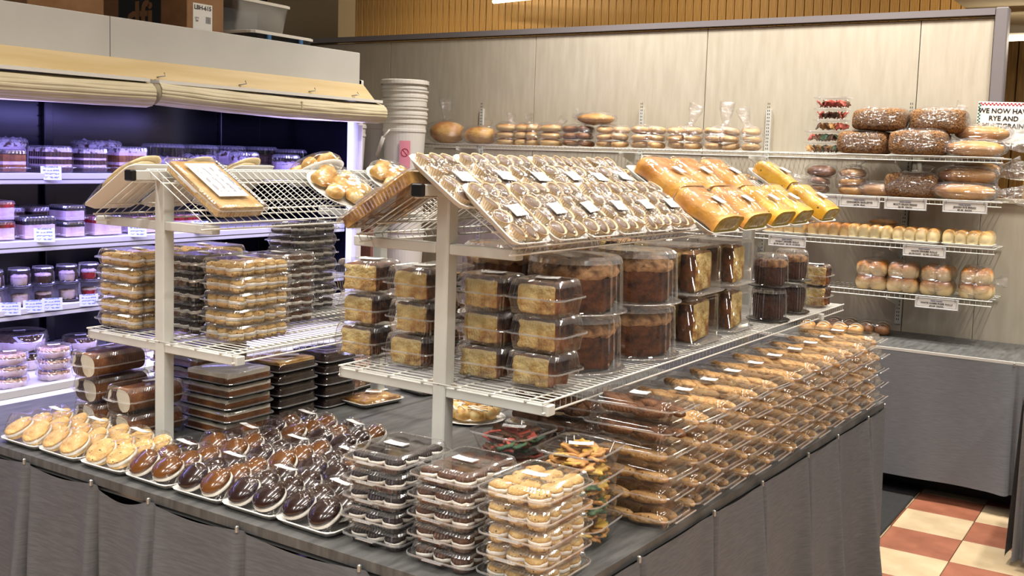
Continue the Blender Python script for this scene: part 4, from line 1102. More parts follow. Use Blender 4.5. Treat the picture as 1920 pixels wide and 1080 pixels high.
def pastry_bag(label, rack_i, side, q, v, seed, n=7, r=0.10, tz=0.0):
    t = thing('pastry_plate', label, 'pastry', (0, 0, 0), 0, 'wrapped pastry plates on the rack tops')
    put_slope(t, rack_i, side, q, v, 0.008, tz=tz)
    part('plate', MB().lathe([(0.0005, 0.003), (r*0.8, 0.003), (r, 0.012), (r*1.02, 0.010), (r*0.82, 0.0), (0.0005, 0.0)], 36).mesh('plate', M['foam']), t)
    for k in range(n):
        a = 2*pi*k/(n-1); q_ = 0 if k == n-1 else r*0.6
        part('pastry', cached(('bagp', k % 3), lambda k=k: MB().blob(0.040, 0.032, 0.026, nu=14, nv=8, amp=0.007, fq=40, seed=k+20, flat=-0.014).mesh('pastry', M['pastry'], True)), t, (q_*cos(a), q_*sin(a), 0.026), (0, 0, a))
    part('shrink_film', MB().lathe([(r*1.0, 0.012), (r*0.98, 0.035), (r*0.8, 0.055), (r*0.4, 0.062), (0.001, 0.060)], 36).mesh('shrink_film', M['film']), t)
pastry_bag('plate of golden twists under film on the left rack, near', 1, 1, 0.15, 0.60, 1, r=0.115)
pastry_bag('plate of golden twists under film on the left rack, far', 1, 1, 0.11, 0.93, 2, r=0.11)
pastry_bag('plate of golden twists behind the left rack ridge', 1, -1, 0.06, 0.70, 3)
def flat_bread(label, rack_i, q, v, seed, w=0.175, L=0.26):
    t = thing('flat_bread_tray', label, 'bread tray', (0, 0, 0), 0, 'flat bread trays on the left slopes')
    put_slope(t, rack_i, -1, q, v, 0.006)
    part('foam_tray', foam_tray(L, w, 0.018), t)
    for k in range(3):
        part('flat_bread', cached(('fb', k), lambda k=k: MB().blob(0.112, 0.074, 0.013, nu=24, nv=8, amp=0.006, fq=16, seed=k).mesh('flat_bread', M['pita'], True)), t, (0.012*(k-1), 0.006*(k-1), 0.022+0.013*k), (0.03*(k-1), -0.05, 0.12*(k-1)))
    part('shrink_film', MB().grid(14, 10, lambda a, b: ((a-.5)*L, (b-.5)*w, 0.02+0.045*min(1, 4*min(a, 1-a, b, 1-b)))).mesh('shrink_film', M['film']), t)
for k in range(3): flat_bread('foam tray of pale flat bread, %s on the left rack left slope' % ('nearest', 'middle', 'farthest')[k], 1, 0.15, -0.01+0.20*k, k)
for k in range(4): pt_ = flat_bread('foam tray of flat bread, %s on the right rack hidden slope' % ('nearest', 'second', 'third', 'farthest')[k], 2, 0.15, 0.30+0.24*k, k)

# ------------------------------------------------------------------ bread on the wall shelves
def bag_of(t, sx, sy, sz, tail=None, seed=0, c=(0, 0, 0)):
    mb = MB().blob(sx*1.02, sy*1.02, sz*1.02, (c[0], c[1], sz+c[2]), 30, 18, 0.62, 0.7, amp=0.011, fq=24, seed=seed)
    if tail:
        tx, tz, tl = tail   # direction sideways, up, length
        n = 14; rs = []
        base = Vector((c[0]+tx*sx*0.92, c[1], sz+tz*sz*0.85))
        dr = Vector((tx, 0, tz)).normalized(); b1 = Vector((0, 1, 0)); b2 = dr.cross(b1)
        for k, f_ in enumerate((0.0, 0.15, 0.4, 0.7, 1.0)):
            r_ = (0.030, 0.014, 0.026, 0.038, 0.042)[k]*(0.5+tl/0.24)
            ring = []
            for i in range(n):
                a = 2*pi*i/n; rr = r_*(1+0.45*noise.noise(Vector((cos(a)*2, sin(a)*2, k*0.7+seed))))
                ring.append(base+dr*(tl*f_)+b1*rr*0.6*cos(a)+b2*rr*sin(a))
            rs.append(ring)
        mb.rings(rs, 0, False, False, True)
    part('bag', mb.mesh('bag', M['bag'], True), t)

def bagel_mesh(kind, seed, r=0.040, tk=0.026):
    def f():
        mb = MB(); n, m_ = 22, 10; rs = []
        for i in range(n):
            a = 2*pi*i/n; rr = r*(1+0.04*noise.noise(Vector((cos(a), sin(a), seed)))); ring = []
            for k in range(m_):
                b = 2*pi*k/m_
                ring.append(((rr+tk*cos(b))*cos(a), (rr+tk*cos(b))*sin(a), 0.0205*sin(b)*(1 if sin(b) > 0 else 0.85)))
            rs.append(ring)
        rs.append(rs[0]); mb.rings(rs, 0, False, False, True)
        return mb.mesh('bagel', M[kind])
    return cached(('bagel', kind, seed), f)
def bagel_bag(label, x, z, kind, nx, nz, tail=None, seed=0, y=None, group='bags of bagels', ny=1):
    y = y if y is not None else YW-0.20
    pw = 0.105
    t = thing('bagel_bag', label, 'bagels', (x, y, z), 0, group)
    rnd = random.Random(seed)
    for i in range(nx):
        for k in range(nz):
            part('bagel', bagel_mesh(kind, rnd.randint(0, 2)), t, ((i-(nx-1)/2)*pw+rnd.uniform(-1, 1)*0.006, rnd.uniform(-1, 1)*0.008, 0.022+0.043*k), (rnd.uniform(-.12, .12), rnd.uniform(-.12, .12), 0), (0.8, 1, 1))
    bag_of(t, nx*pw/2+0.010, 0.08, nz*0.0225+0.004, tail, seed)
    return t
def bun_mesh(kind, sx, sy, sz, seed=0, am=0.003):
    return cached(('bun', kind, sx, sy, sz, seed), lambda: MB().blob(sx, sy, sz, (0, 0, sz*0.8), 18, 12, 0.85, 0.85, am, 14, seed=seed, flat=-sz*0.8).mesh('bun', M[kind], True))
def loaf_bag(label, x, z, kind, sx, sy, sz, tail=None, seed=0, y=None, group='bagged loaves', rotz=0.0, slice_lines=False, name='bread_loaf', rot=None):
    y = y if y is not None else YW-0.19
    t = thing(name, label, 'bread', (x, y, z), rot or (0, 0, rotz), group)
    def f():
        mb = MB().blob(sx, sy, sz, (0, 0, sz), 28, 16, 0.34 if kind == 'grain' else 0.95, 0.42 if kind == 'grain' else 0.95, 0.006, 12, seed=seed)
        return mb.mesh('loaf', M[kind], True)
    part('loaf', cached(('lb', kind, sx, sy, sz, seed), f), t)
    bag_of(t, sx+0.006, sy+0.006, sz+0.004, tail, seed)
    return t
S1 = Z1+0.001
GB1 = 'bread on the top wall shelf'
loaf_bag('round golden loaf in a tall clear bag at left end of top shelf', -4.30, S1, 'round', 0.125, 0.11, 0.075, (-0.1, 1, 0.16), 1, group=GB1)
loaf_bag('second round golden loaf right of the tall bag', -4.02, S1, 'round', 0.115, 0.11, 0.058, (0.3, 0.8, 0.07), 2, group=GB1)
def roll_bag(label, x, kind, nx, nz, z, seed, pw=0.10, tail=None, sz=0.026, group=GB1, y=None, sy=0.06):
    t = thing('roll_bag', label, 'bread rolls', (x, y if y is not None else YW-0.2, z), 0, group)
    rnd = random.Random(seed)
    for i in range(nx):
        for k in range(nz):
            part('bun', bun_mesh(kind, pw*0.5, sy, sz, rnd.randint(0, 2)), t, ((i-(nx-1)/2)*pw, rnd.uniform(-1, 1)*0.004, k*sz*1.75), (0, rnd.uniform(-.06, .06), 0))
    bag_of(t, nx*pw/2+0.012, sy+0.012, nz*sz*0.9+0.006, tail, seed)
roll_bag('three-high bag of pale square rolls, left on top shelf', -3.81, 'roll', 1, 3, S1, 11, 0.15, (0.2, 1, 0.07))
roll_bag('three-high double bag of pale rolls, middle of the pale ones', -3.645, 'roll', 2, 3, S1, 12, 0.085, (0, 1, 0.07))
roll_bag('three-high bag of pale rolls beside the dark bagels', -3.47, 'roll', 1, 3, S1, 13, 0.15, (0.6, 0.8, 0.07))
GBB = 'bags of bagels on the top wall shelf'
bagel_bag('bag of dark cinnamon bagels on the top shelf', -3.275, S1, 'bageld', 2, 3, None, 21, group=GBB)
bagel_bag('bag of golden bagels beside the dark ones', -3.03, S1, 'bagel', 2, 3, None, 22, group=GBB)
loaf_bag('single orange-brown bagel bag lying on top of other bagels', -3.16, S1+0.142, 'rye', 0.125, 0.07, 0.034, (-0.9, 0.4, 0.05), 23, group=GBB)
bagel_bag('bag of bagels, third from left along the top shelf', -2.79, S1, 'bagel', 2, 3, None, 24, group=GBB)
bagel_bag('bag of bagels left of the tied clear bag tops', -2.555, S1, 'bagel', 2, 3, (0.3, 1, 0.14), 25, group=GBB)
bagel_bag('bag of bagels below the puffed clear bag tops', -2.32, S1, 'bagel', 2, 3, (0.1, 1, 0.15), 26, group=GBB)
bagel_bag('rightmost bag of bagels on the top shelf', -2.14, S1, 'bagel', 1, 3, (-0.4, 1, 0.12), 27, group=GBB)
# clear tubs of flat leaf crackers
def cracker_tub(label, x, z, cols, seed):
    t = thing('cracker_tub', label, 'cookie tub', (x, YW-0.19, z), 0, 'stacked tubs of coloured leaf cookies')
    tub, lid = deli(0.19, 0.16, 0.062); part('tub', tub, t); part('lid', lid, t)
    rnd = random.Random(seed)
    for k in range(14):
        part('leaf_cookie', leaf_mesh(rnd.choice(cols), rnd.randint(0, 3)), t, (-0.065+0.0105*k, rnd.uniform(-0.025, 0.02), 0.026), (rnd.uniform(-.3, .3), 0.9+rnd.uniform(-.2, .2), rnd.uniform(0, 6)), 0.95)
for i, cols in enumerate((['leafg', 'leafo', 'brown'], ['leafr', 'brown', 'leafg'], ['brown', 'leafo', 'leafr'], ['leafr', 'leafr', 'brown'], ['leafr', 'brown', 'leafr'])):
    cracker_tub('clear tub of leaf cookies on the top wall shelf, %s of five' % ('lowest', 'second', 'middle', 'fourth', 'topmost')[i], -1.735+(0.04 if i > 1 else 0), S1+i*0.061, cols, i)
GBR = 'brown bagged loaves'
loaf_bag('dark multigrain loaf in a bag, lower left on the top shelf', -1.505, S1, 'grain', 0.135, 0.10, 0.062, (0.9, 0.3, 0.05), 31, group=GBR)
loaf_bag('olive-brown multigrain loaf lying on the lower left loaf', -1.43, S1+0.125, 'grain', 0.14, 0.10, 0.060, None, 32, group=GBR)
loaf_bag('seeded multigrain loaf face-on, lower right on the top shelf', -1.22, S1, 'grain', 0.145, 0.09, 0.066, None, 33, y=YW-0.23, group=GBR)
loaf_bag('dark multigrain loaf stacked on the seeded loaf', -1.145, S1+0.118, 'grain', 0.135, 0.10, 0.064, (0.6, 0.8, 0.05), 34, y=YW-0.15, group=GBR)
GRY = 'golden rye loaves in bags'
loaf_bag('golden rye loaf in front at right end of top shelf', -0.955, S1, 'rye', 0.145, 0.07, 0.042, (1, 0.15, 0.15), 41, y=YW-0.235, group=GRY)
loaf_bag('golden rye loaf behind, stacked at right end of top shelf', -0.94, S1+0.078, 'rye', 0.135, 0.07, 0.042, (1, 0.3, 0.12), 42, y=YW-0.13, group=GRY)
# second shelf
S2 = Z2+0.001
for k, x in enumerate((-3.42, -3.18, -2.94, -2.70, -2.46, -2.24, -2.02)):
    bagel_bag('bag of light bagels on second shelf, %s from the left' % ORD[k], x, S2, 'bagel', 2, 2, (0.9-0.3*(k % 3), 0.8, 0.045) if k % 2 == 0 else None, 50+k, group='bags of light bagels on the second wall shelf')
loaf_bag('single dark oval bagel bag on second shelf, topmost of its pile', -1.735, S2+0.086, 'bageld', 0.078, 0.06, 0.034, None, 61, group='bags of bagels on the second wall shelf')
bagel_bag('two dark bagels in a bag at left of second shelf signs', -1.735, S2, 'bageld', 1, 2, (-1, 0.2, 0.09), 62, group='bags of bagels on the second wall shelf')
roll_bag('bag of brown round rolls three high on the second shelf', -1.56, 'rye', 1, 3, S2, 63, 0.14, (0.3, 1, 0.06), sz=0.027)
loaf_bag('short baguettes in a red-printed bag beside the round rolls', -1.43, S2, 'rye', 0.095, 0.07, 0.036, (0.9, 0.1, 0.07), 64, group='bagged loaves on the second shelf')
loaf_bag('dark sliced multigrain loaf alone above its own sign', -1.245, S2, 'grain', 0.138, 0.09, 0.064, (0.4, 1, 0.05), 65, group='bagged loaves on the second shelf')
loaf_bag('rye loaf in front on the second shelf, lowest', -0.985, S2, 'rye', 0.15, 0.07, 0.042, (1, -0.05, 0.17), 66, y=YW-0.24, group=GRY)
loaf_bag('rye loaf resting on the lowest one, second shelf', -0.985, S2+0.080, 'rye', 0.142, 0.07, 0.042, (1, 0.2, 0.15), 67, y=YW-0.20, group=GRY)
loaf_bag('rye loaf at the back, top of the second shelf pile', -0.96, S2+0.125, 'rye', 0.12, 0.065, 0.034, (1, 0.2, 0.10), 68, y=YW-0.11, group=GRY)
# third shelf: dinner rolls on trays
def dinner_tray(label, x, z, kind, y, seed, nx=4, w=0.255):
    t = thing('dinner_roll_tray', label, 'bread rolls', (x, y, z), 0, 'film-wrapped trays of dinner rolls')
    part('foam_tray', foam_tray(w, 0.19, 0.014), t)
    rnd = random.Random(seed); pw = (w-0.012)/nx
    for i in range(nx):
        for j in range(3):
            part('roll', bun_mesh(kind, pw*0.56, 0.036, 0.043, rnd.randint(0, 2), 0.002), t, ((i-(nx-1)/2)*pw, -0.056+0.056*j, 0.006), (0, 0, 0))
    part('wrap', MB().blob(w/2-0.002, 0.094, 0.045, (0, 0, 0.047), 24, 12, 0.5, 0.6).mesh('wrap', M['film'], True), t)
S3 = Z3+0.001
for k, (x, kd, y, lb) in enumerate(((-2.17, 'roll', YW-0.21, 'wheat dinner rolls, far left of the third shelf'), (-1.90, 'roll', YW-0.21, 'wheat dinner rolls above their sign'), (-1.65, 'roll', YW-0.21, 'brownish dinner rolls, third from left'),
                                   (-1.435, 'dinner', YW-0.21, 'pale dinner rolls left of the white roll sign'), (-1.20, 'dinner', YW-0.22, 'pale dinner rolls above the white roll sign'), (-0.95, 'dinner', YW-0.22, 'pale dinner rolls, far right of the third shelf'))):
    dinner_tray('foam tray of '+lb, x, S3, kd, y, k, w=0.242)
loaf_bag('golden roll lying behind the pale dinner roll trays', -1.40, S3+0.076, 'rye', 0.075, 0.045, 0.018, None, 77, y=YW-0.14, group='extra rolls on the third shelf')
# fourth shelf: hamburger buns
S4 = Z4+0.001
for k, x in enumerate((-1.415, -1.255, -1.085, -0.90)):
    t = thing('hamburger_bun_bag', 'clear bag of hamburger buns, %s of four on the lowest shelf' % ('leftmost', 'second from left', 'third from left', 'rightmost')[k], 'buns', (x, YW-0.21, S4), 0, 'hamburger bun bags')
    rnd = random.Random(k)
    for i in range(2):
        for j in range(2):
            for l in range(2):
                part('bun', bun_mesh('bun', 0.039, 0.046, 0.045, rnd.randint(0, 2)), t, (-0.036+0.072*i, -0.042+0.084*j, 0.074*l), (0, rnd.uniform(-.08, .08), rnd.uniform(0, 6)))
    bag_of(t, 0.078, 0.10, 0.084, (0.15, 1, 0.05) if k < 3 else (1, 0.1, 0.07), k+80)
# hot cross buns on the wall table
for k, (x, y) in enumerate(((-1.66, 5.62), (-1.50, 5.66), (-1.58, 5.85), (-1.40, 5.82))):
    t = thing('hot_cross_bun_pack', 'wrapped brown buns with white icing stripes on the wall table, %s' % ('nearest left', 'nearest right', 'back left', 'back right')[k], 'buns', (x, y, ZT+0.001), 0.2, 'hot cross bun packs')
    for i in range(2):
        for j in range(2):
            b = part('bun', bun_mesh('bageld' if k > 1 else 'rye', 0.042, 0.042, 0.030, i+j), t, (-0.042+0.084*i, -0.042+0.084*j, 0))
            part('icing_stripe', cached('stripe', lambda: MB().grid(8, 1, lambda u, v: ((u-.5)*0.07, (v-.5)*0.020, 0.0585-0.018*(2*u-1)**2)).mesh('icing_stripe', M['icing'])), b)
    part('wrap', MB().blob(0.094, 0.094, 0.036, (0, 0, 0.034), 22, 12, 0.6, 0.6).mesh('wrap', M['film'], True), t)

# ------------------------------------------------------------------ hanging signs on the shelf edges
def hang_sign(x, z, lines, label, w=0.21, h=0.056, y=None):
    t = thing('price_sign', label, 'sign', (x, (YW-SHD-0.012) if y is None else y, z), (radians(3), 0, 0), 'hanging price signs on the wall shelves')
    part('card', MB().bbox(-w/2, w/2, -0.001, 0.001, -h, 0, 0.0006).mesh('card', M['paper']), t)
    fr_ = MB()
    b = 0.004
    for (a0, a1, b0, b1) in ((-w/2, w/2, -b, 0), (-w/2, w/2, -h, -h+b), (-w/2, -w/2+b, -h+b, -b), (w/2-b, w/2, -h+b, -b)):
        fr_.box(a0, a1, -0.0035, -0.001, b0, b1)
    part('holder_frame', fr_.mesh('holder_frame', M['alum']), t)
    ln = MB()
    for (a0, a1, b0, b1) in ((-w/2+0.009, w/2-0.009, -0.0095, -0.0085), (-w/2+0.009, w/2-0.009, -h+0.0085, -h+0.0095), (-w/2+0.009, -w/2+0.010, -h+0.009, -0.009), (w/2-0.010, w/2-0.009, -h+0.009, -0.009)):
        ln.box(a0, a1, -0.0014, -0.001, b0, b1)
    part('border_line', ln.mesh('border_line', M['ink']), t)
    hk = MB()
    for s in (-1, 1): hk.tube([(s*(w/2-0.016), -0.003, -0.014), (s*(w/2-0.016), -0.004, 0.006), (s*(w/2-0.016), 0.006, 0.010)], 0.0014, 5)
    part('hook', hk.mesh('hook', M['clip']), t)
    zz = -0.0165
    for k, ln_ in enumerate(lines):
        text(ln_, (0.0092, 0.0125, 0.0125)[k], t, (0, -0.0016, zz), (radians(90), 0, 0), M['inkb'] if k == 0 else M['ink'], weight=0.0002)
        zz -= (0.0125, 0.0145, 0.014)[k]
hang_sign(-1.861, Z3-0.006, ('FRESH BAKED', 'WHEAT DINNER ROLLS', '$3.99 DOZ   $2.19 1/2 DOZ'), 'hanging white sign reading WHEAT DINNER ROLLS')
hang_sign(-1.142, Z3-0.006, ('FRESH BAKED', 'WHITE DINNER ROLLS', '$3.79 DOZ   $1.99 1/2 DOZ'), 'hanging white sign reading WHITE DINNER ROLLS')
hang_sign(-1.065, Z4-0.006, ('FRESH BAKED', 'WHITE HAMBURGER ROLLS', '$3.69  EACH'), 'hanging white sign reading WHITE HAMBURGER ROLLS')
hang_sign(-1.697, Z2-0.006, ('FRESH BAKED', 'ONION BAGELS', '$3.99  FOR 6'), 'hanging white sign with BAGELS, half hidden by the golden loaves')
hang_sign(-1.483, Z2-0.006, ('FRESH BAKED', 'CINNAMON BAGUETTE', '$4.99  Each'), 'hanging white sign reading CINNAMON BAGUETTE')
hang_sign(-1.250, Z2-0.006, ('FRESH BAKED', 'MULTI GRAIN BREAD', '$5.95  EACH'), 'hanging white sign reading MULTI GRAIN BREAD')
hang_sign(-0.963, Z2-0.006, ('FRESH BAKED', 'JEWISH RYE BREAD', '$5.95  EACH'), 'hanging white sign reading JEWISH RYE BREAD')
sg = thing('notice_sign', 'sign WE NOW HAVE RYE AND MULTIGRAIN with checked border', 'sign', (-0.856, 5.965, 1.885), (0, radians(1.5), 0))
part('card', MB().bbox(-0.128, 0.128, -0.001, 0.001, -0.105, 0.105, 0.0006).mesh('card', M['paper']), sg)
chk = {0: MB(), 1: MB()}
for i in range(26):
    for j in range(2):
        if (i+j) % 2: continue
        x = -0.118+i*0.009; z = 0.100-j*0.007
        chk[0].box(x, x+0.009, -0.0016, -0.001, z-0.007, z)
for k in range(24):
    for j in range(2):
        if (k+j) % 2: continue
        z = 0.098-k*0.0085
        chk[1].box(-0.126+j*0.007, -0.119+j*0.007, -0.0016, -0.001, z-0.0085, z)
        chk[0].box(0.111+j*0.007, 0.118+j*0.007, -0.0016, -0.001, z-0.0085, z)
part('red_checks', chk[0].mesh('red_checks', M['redst']), sg); part('green_checks', chk[1].mesh('green_checks', M['green']), sg)
for k, ln_ in enumerate(('WE NOW HAVE', 'RYE AND', 'MULTIGRAIN')):
    text(ln_, 0.034, sg, (0, -0.002, 0.058-0.038*k), (radians(90), 0, 0), M['ink'], weight=0.0006)

# ------------------------------------------------------------------ refrigerated case
CY0, CY1 = 1.0, 4.74
cl = thing('cooler', 'open refrigerated case with blue-lit shelves and white canopy', 'cooler', (-4.4, 2.9, 0))
co = Vector((4.4, -2.9, 0))
def cbox(name, x0, x1, y0, y1, z0, z1, mt, b=0.004, kind=None):
    return part(name, MB().bbox(x0+4.4, x1+4.4, y0-2.9, y1-2.9, z0, z1, b).mesh(name, M[mt]), cl, kind=kind)
cbox('back_liner', -5.02, -4.97, CY0, CY1, 0.4, 2.05, 'coolerd')
bl = MB()
for k in range(9):
    z = 1.56+k*0.052
    bl.box(-4.97+4.4, -4.964+4.4, CY0-2.9, CY1-2.9, z, z+0.044)
part('back_slats', bl.mesh('back_slats', M['coolerd']), cl)
for y in (2.05, 3.26, 4.42):
    u = cbox('upright', -4.966, -4.935, y-0.025, y+0.025, 0.6, 2.0, 'coolerd')
cbox('roof', -5.02, -4.16, CY0, CY1+0.03, 1.98, 2.05, 'coolerd')
cbox('end_wall', -5.04, -4.16, CY1, CY1+0.05, 0.0, 2.05, 'coolw')
cbox('near_end_wall', -5.04, -4.06, CY0-0.05, CY0, 0.0, 2.05, 'coolw')
cbox('end_liner', -4.97, -4.20, CY1-0.006, CY1, 0.6, 1.98, 'coolerd')
cbox('end_lamp', -4.215, -4.185, CY1-0.03, CY1-0.006, 0.75, 1.95, 'led')
cbox('fascia', -4.19, -4.15, CY0, CY1, 2.02, 2.205, 'fascia', 0.003)
cbox('fascia_seam', -4.151, -4.1495, 3.045, 3.048, 2.02, 2.205, 'darkgap', 0.0004)
cbox('fascia_end', -4.95, -4.19, CY1-0.02, CY1, 2.05, 2.205, 'fascia', 0.003)
bs = MB(); bs.add([(-4.15+4.4, CY0-2.9, 2.025), (-4.15+4.4, CY1+0.03-2.9, 2.025), (-4.075+4.4, CY1+0.05-2.9, 1.935), (-4.075+4.4, CY0-2.9, 1.935),
                   (-4.17+4.4, CY0-2.9, 2.02), (-4.17+4.4, CY1+0.03-2.9, 2.02), (-4.09+4.4, CY1+0.05-2.9, 1.925), (-4.09+4.4, CY0-2.9, 1.925)],
                  [(0, 3, 2, 1), (4, 5, 6, 7), (0, 1, 5, 4), (1, 2, 6, 5), (2, 3, 7, 6), (3, 0, 4, 7)])
part('birch_strip', bs.mesh('birch_strip', M['birch']), cl)
hk = MB()
for y in (2.35, 3.25, 3.75, 4.25, 4.6):
    hk.tube([(-4.085+4.4, y-2.9, 1.948), (-4.05+4.4, y-2.9+0.02, 1.955), (-4.07+4.4, y-2.9+0.03, 1.97)], 0.003, 5)
part('blind_hooks', hk.mesh('blind_hooks', M['clip']), cl)
def blind(y0, y1, z, tilt, name='rolled_blind', x=-4.05, r=0.058, sag=0.012):
    n = 45; prof = []
    for k in range(n+1):
        a = radians(105)-radians(290)*k/n
        rr = r*(1.0-0.035*(k % 3 == 0))
        prof.append((x+rr*cos(a)*1.15, z+rr*sin(a)))
    mb = MB()
    def fn(u, v):
        k = round(v*n); y = y0+(y1-y0)*u
        dz = tilt*(u-0.5)-sag*sin(pi*u)+0.004*noise.noise(Vector((u*7, k*0.3, 0)))
        return (prof[k][0]+4.4+0.004*noise.noise(Vector((u*9, 4, k*0.2))), y-2.9, prof[k][1]+dz)
    mb.grid(36, n, fn, sm=False)
    p_ = part(name, mb.mesh(name, M['blind']), cl)
    part('seam', MB().box(x-r*0.4+4.4, x+r*1.17+4.4, y0+(y1-y0)*0.56-2.9, y0+(y1-y0)*0.56+0.006-2.9, z-0.02, z+0.02).mesh('seam', M['blind']), p_)
    part('rail', MB().box(x-0.035+4.4, x+0.045+4.4, y0-2.9, y1-2.9-0.02, z+r*0.86, z+r*0.86+0.016).mesh('rail', M['coolw']), p_)
    part('core', MB().tube([(x+4.4, y0-2.9+0.002, z+tilt*-0.5), (x+4.4, y0-2.9+0.01, z+tilt*-0.5)], r*0.98, 18).mesh('core', M['beige']), p_)
blind(CY0, 3.17, 1.868, -0.012)
blind(3.20, 4.80, 1.866, -0.02)
for k, (z, x1) in enumerate(((1.495, -4.25), (1.20, -4.25), (0.907, -4.25))):
    s = cbox('shelf', -4.96, x1, CY0, CY1-0.01, z-0.02, z, 'coolw', 0.002)
    part('price_rail', MB().bbox(x1+4.4-0.004, x1+4.4+0.012, CY0-2.9, CY1-0.01-2.9, z-0.046, z+0.002, 0.003).mesh('price_rail', M['alum']), s)
    part('groove', MB().box(x1+4.4+0.012, x1+4.4+0.0128, CY0-2.9, CY1-0.01-2.9, z-0.028, z-0.024).mesh('groove', M['bumper']), s)
cbox('deck', -4.96, -4.05, CY0, CY1, 0.55, 0.60, 'coolw')
cbox('deck_rail', -4.05, -4.02, CY0, CY1, 0.575, 0.612, 'alum')
def slope_bar(name, xa, za, xb, zb_, th, mt):
    y0, y1 = CY0-2.9, CY1-2.9
    a0, a1, b0, b1 = (xa+4.4, za), (xb+4.4, zb_), (xb+4.4-th, zb_), (xa+4.4-th, za)
    q = [(p[0], y, p[1]) for y in (y0, y1) for p in (a0, a1, b0, b1)]
    return part(name, MB().add(q, [(0, 1, 2, 3), (7, 6, 5, 4), (0, 4, 5, 1), (1, 5, 6, 2), (2, 6, 7, 3), (3, 7, 4, 0)]).mesh(name, M[mt]), cl)
slope_bar('front_panel', -4.02, 0.576, -3.915, 0.43, 0.05, 'alum')
slope_bar('front_groove', -3.981, 0.524, -3.977, 0.518, 0.004, 'bumper')
cbox('bumper', -4.02, -3.905, CY0, CY1, 0.30, 0.432, 'bumper', 0.03)
cbox('kick_base', -4.9, -4.08, CY0, CY1, 0.0, 0.31, 'black')

# goods in the case
CG = 'cakes in the refrigerated case'
def case_dome(label, x, y, z, R, H, kind, top, seed, ch=0.8):
    dome_cake(label, (x, y, z), R, H, CG, kind, top, 'black', seed, ch)
ZC1, ZC2, ZC3, ZCB = 1.497, 1.202, 0.909, 0.602
case_dome('white cream cake with chocolate top, leftmost on the top cooler shelf', -4.62, 2.80, ZC1, 0.125, 0.15, 'cakepink', 'crumbtop', 1, 0.92)
case_dome('white frosted domed cake behind the layered slices', -4.66, 3.34, ZC1, 0.125, 0.15, 'cakepink', 'crumbtop', 2, 0.92)
case_dome('low cream cake under smooth dome, top cooler shelf', -4.60, 3.70, ZC1, 0.115, 0.145, 'cakepink', 'cakepink', 3, 0.45)
case_dome('chocolate cream cake under smooth dome, right of low cake', -4.60, 3.93, ZC1, 0.115, 0.145, 'cakepink', 'crumbtop', 4, 0.55)
case_dome('pink-brown cake under fluted dome, top cooler shelf', -4.66, 4.18, ZC1, 0.12, 0.145, 'cakepink', 'crumbtop', 5, 0.75)
case_dome('brown crumb cake in front, right part of top cooler shelf', -4.42, 4.10, ZC1, 0.085, 0.115, 'cakepink', 'crumbtop', 6, 0.7)
case_dome('dark cake under fluted dome near the cooler end', -4.68, 4.45, ZC1, 0.12, 0.145, 'choccake', 'choccake', 7, 0.6)
case_dome('small clear-domed cake in front near the cooler end', -4.42, 4.42, ZC1, 0.085, 0.105, 'cakepink', 'cakepink', 8, 0.5)
case_dome('last dark domed cake at the far end of the top cooler shelf', -4.58, 4.62, ZC1, 0.10, 0.135, 'choccake', 'choccake', 9, 0.5)
def layer_box(label, x, y, z, w, d, h, lay, top, seed, rotz=1.5708):
    t = thing('layer_cake_box', label, 'cake', (x, y, z), rotz, 'boxed layer cake slices in the case')
    tub, lid = ribbed(w, d, h, split=0.2, rib=0.0012, pitch=0.009, mt='clear2'); part('tub', tub, t); part('lid', lid, t)
    zz = 0.004
    wts = [0.45 if (x_ == 'cakepink' and len(set(lay)) > 1) else 1.0 for x_ in lay]
    for k in range(len(lay)):
        hh = h*(0.60 if top in ('cherry', 'blueb') else 0.74)*wts[k]/sum(wts)
        part('layer', slab_mesh(w-0.025, d-0.025, round(hh*1.02, 4), lay[k], 0.0012, k), t, (0, 0, zz)); zz += hh
    part('topping', slab_mesh(w-0.024, d-0.024, h*(0.24 if top in ('cherry', 'blueb') else 0.14), top, 0.006 if top == 'cherry' else 0.004, seed % 3), t, (0, 0, zz))
LY = ['choccake', 'cakepink', 'choccake', 'cakepink', 'choccake']
layer_box('boxed chocolate layer cake slice behind the blue price card', -4.36, 2.885, ZC1, 0.155, 0.15, 0.12, LY, 'crumbtop', 1)
layer_box('second boxed chocolate layer slice, right of the first', -4.37, 3.075, ZC1, 0.145, 0.16, 0.115, LY, 'crumbtop', 2)
layer_box('boxed red-crumb cake slice with pink top', -4.37, 3.28, ZC1, 0.18, 0.17, 0.125, ['sponge', 'cakepink', 'sponge', 'cakepink'], 'crumbtop', 3)
layer_box('boxed brown crumb slice at the left edge of top cooler shelf', -4.34, 2.66, ZC1, 0.13, 0.15, 0.10, ['sponge', 'cakepink', 'sponge'], 'choccake', 4)
layer_box('boxed blueberry cheesecake behind a price card', -4.36, 2.79, ZC2, 0.17, 0.15, 0.10, ['cakepink', 'cakepink'], 'blueb', 5)
layer_box('boxed white cheesecake, lower of two beside the blueberry', -4.36, 2.965, ZC2, 0.12, 0.15, 0.072, ['cakepink', 'cakepink'], 'blueb', 6)
layer_box('boxed white cheesecake, upper of two beside the blueberry', -4.36, 2.965, ZC2+0.074, 0.12, 0.15, 0.072, ['cakepink', 'cakepink'], 'blueb', 7)
layer_box('boxed cherry cheesecake, left of the left rack post', -4.36, 3.14, ZC2, 0.17, 0.15, 0.092, ['cakepink', 'cakepink'], 'cherry', 8)
layer_box('second cherry cheesecake box, behind the left rack post', -4.36, 3.37, ZC2, 0.19, 0.15, 0.085, ['cakepink', 'cakepink'], 'cherry', 9)
layer_box('boxed strawberry cream cake between rack post and price card', -4.36, 3.62, ZC2, 0.16, 0.15, 0.085, ['cakepink', 'cakepink'], 'cherry', 10)
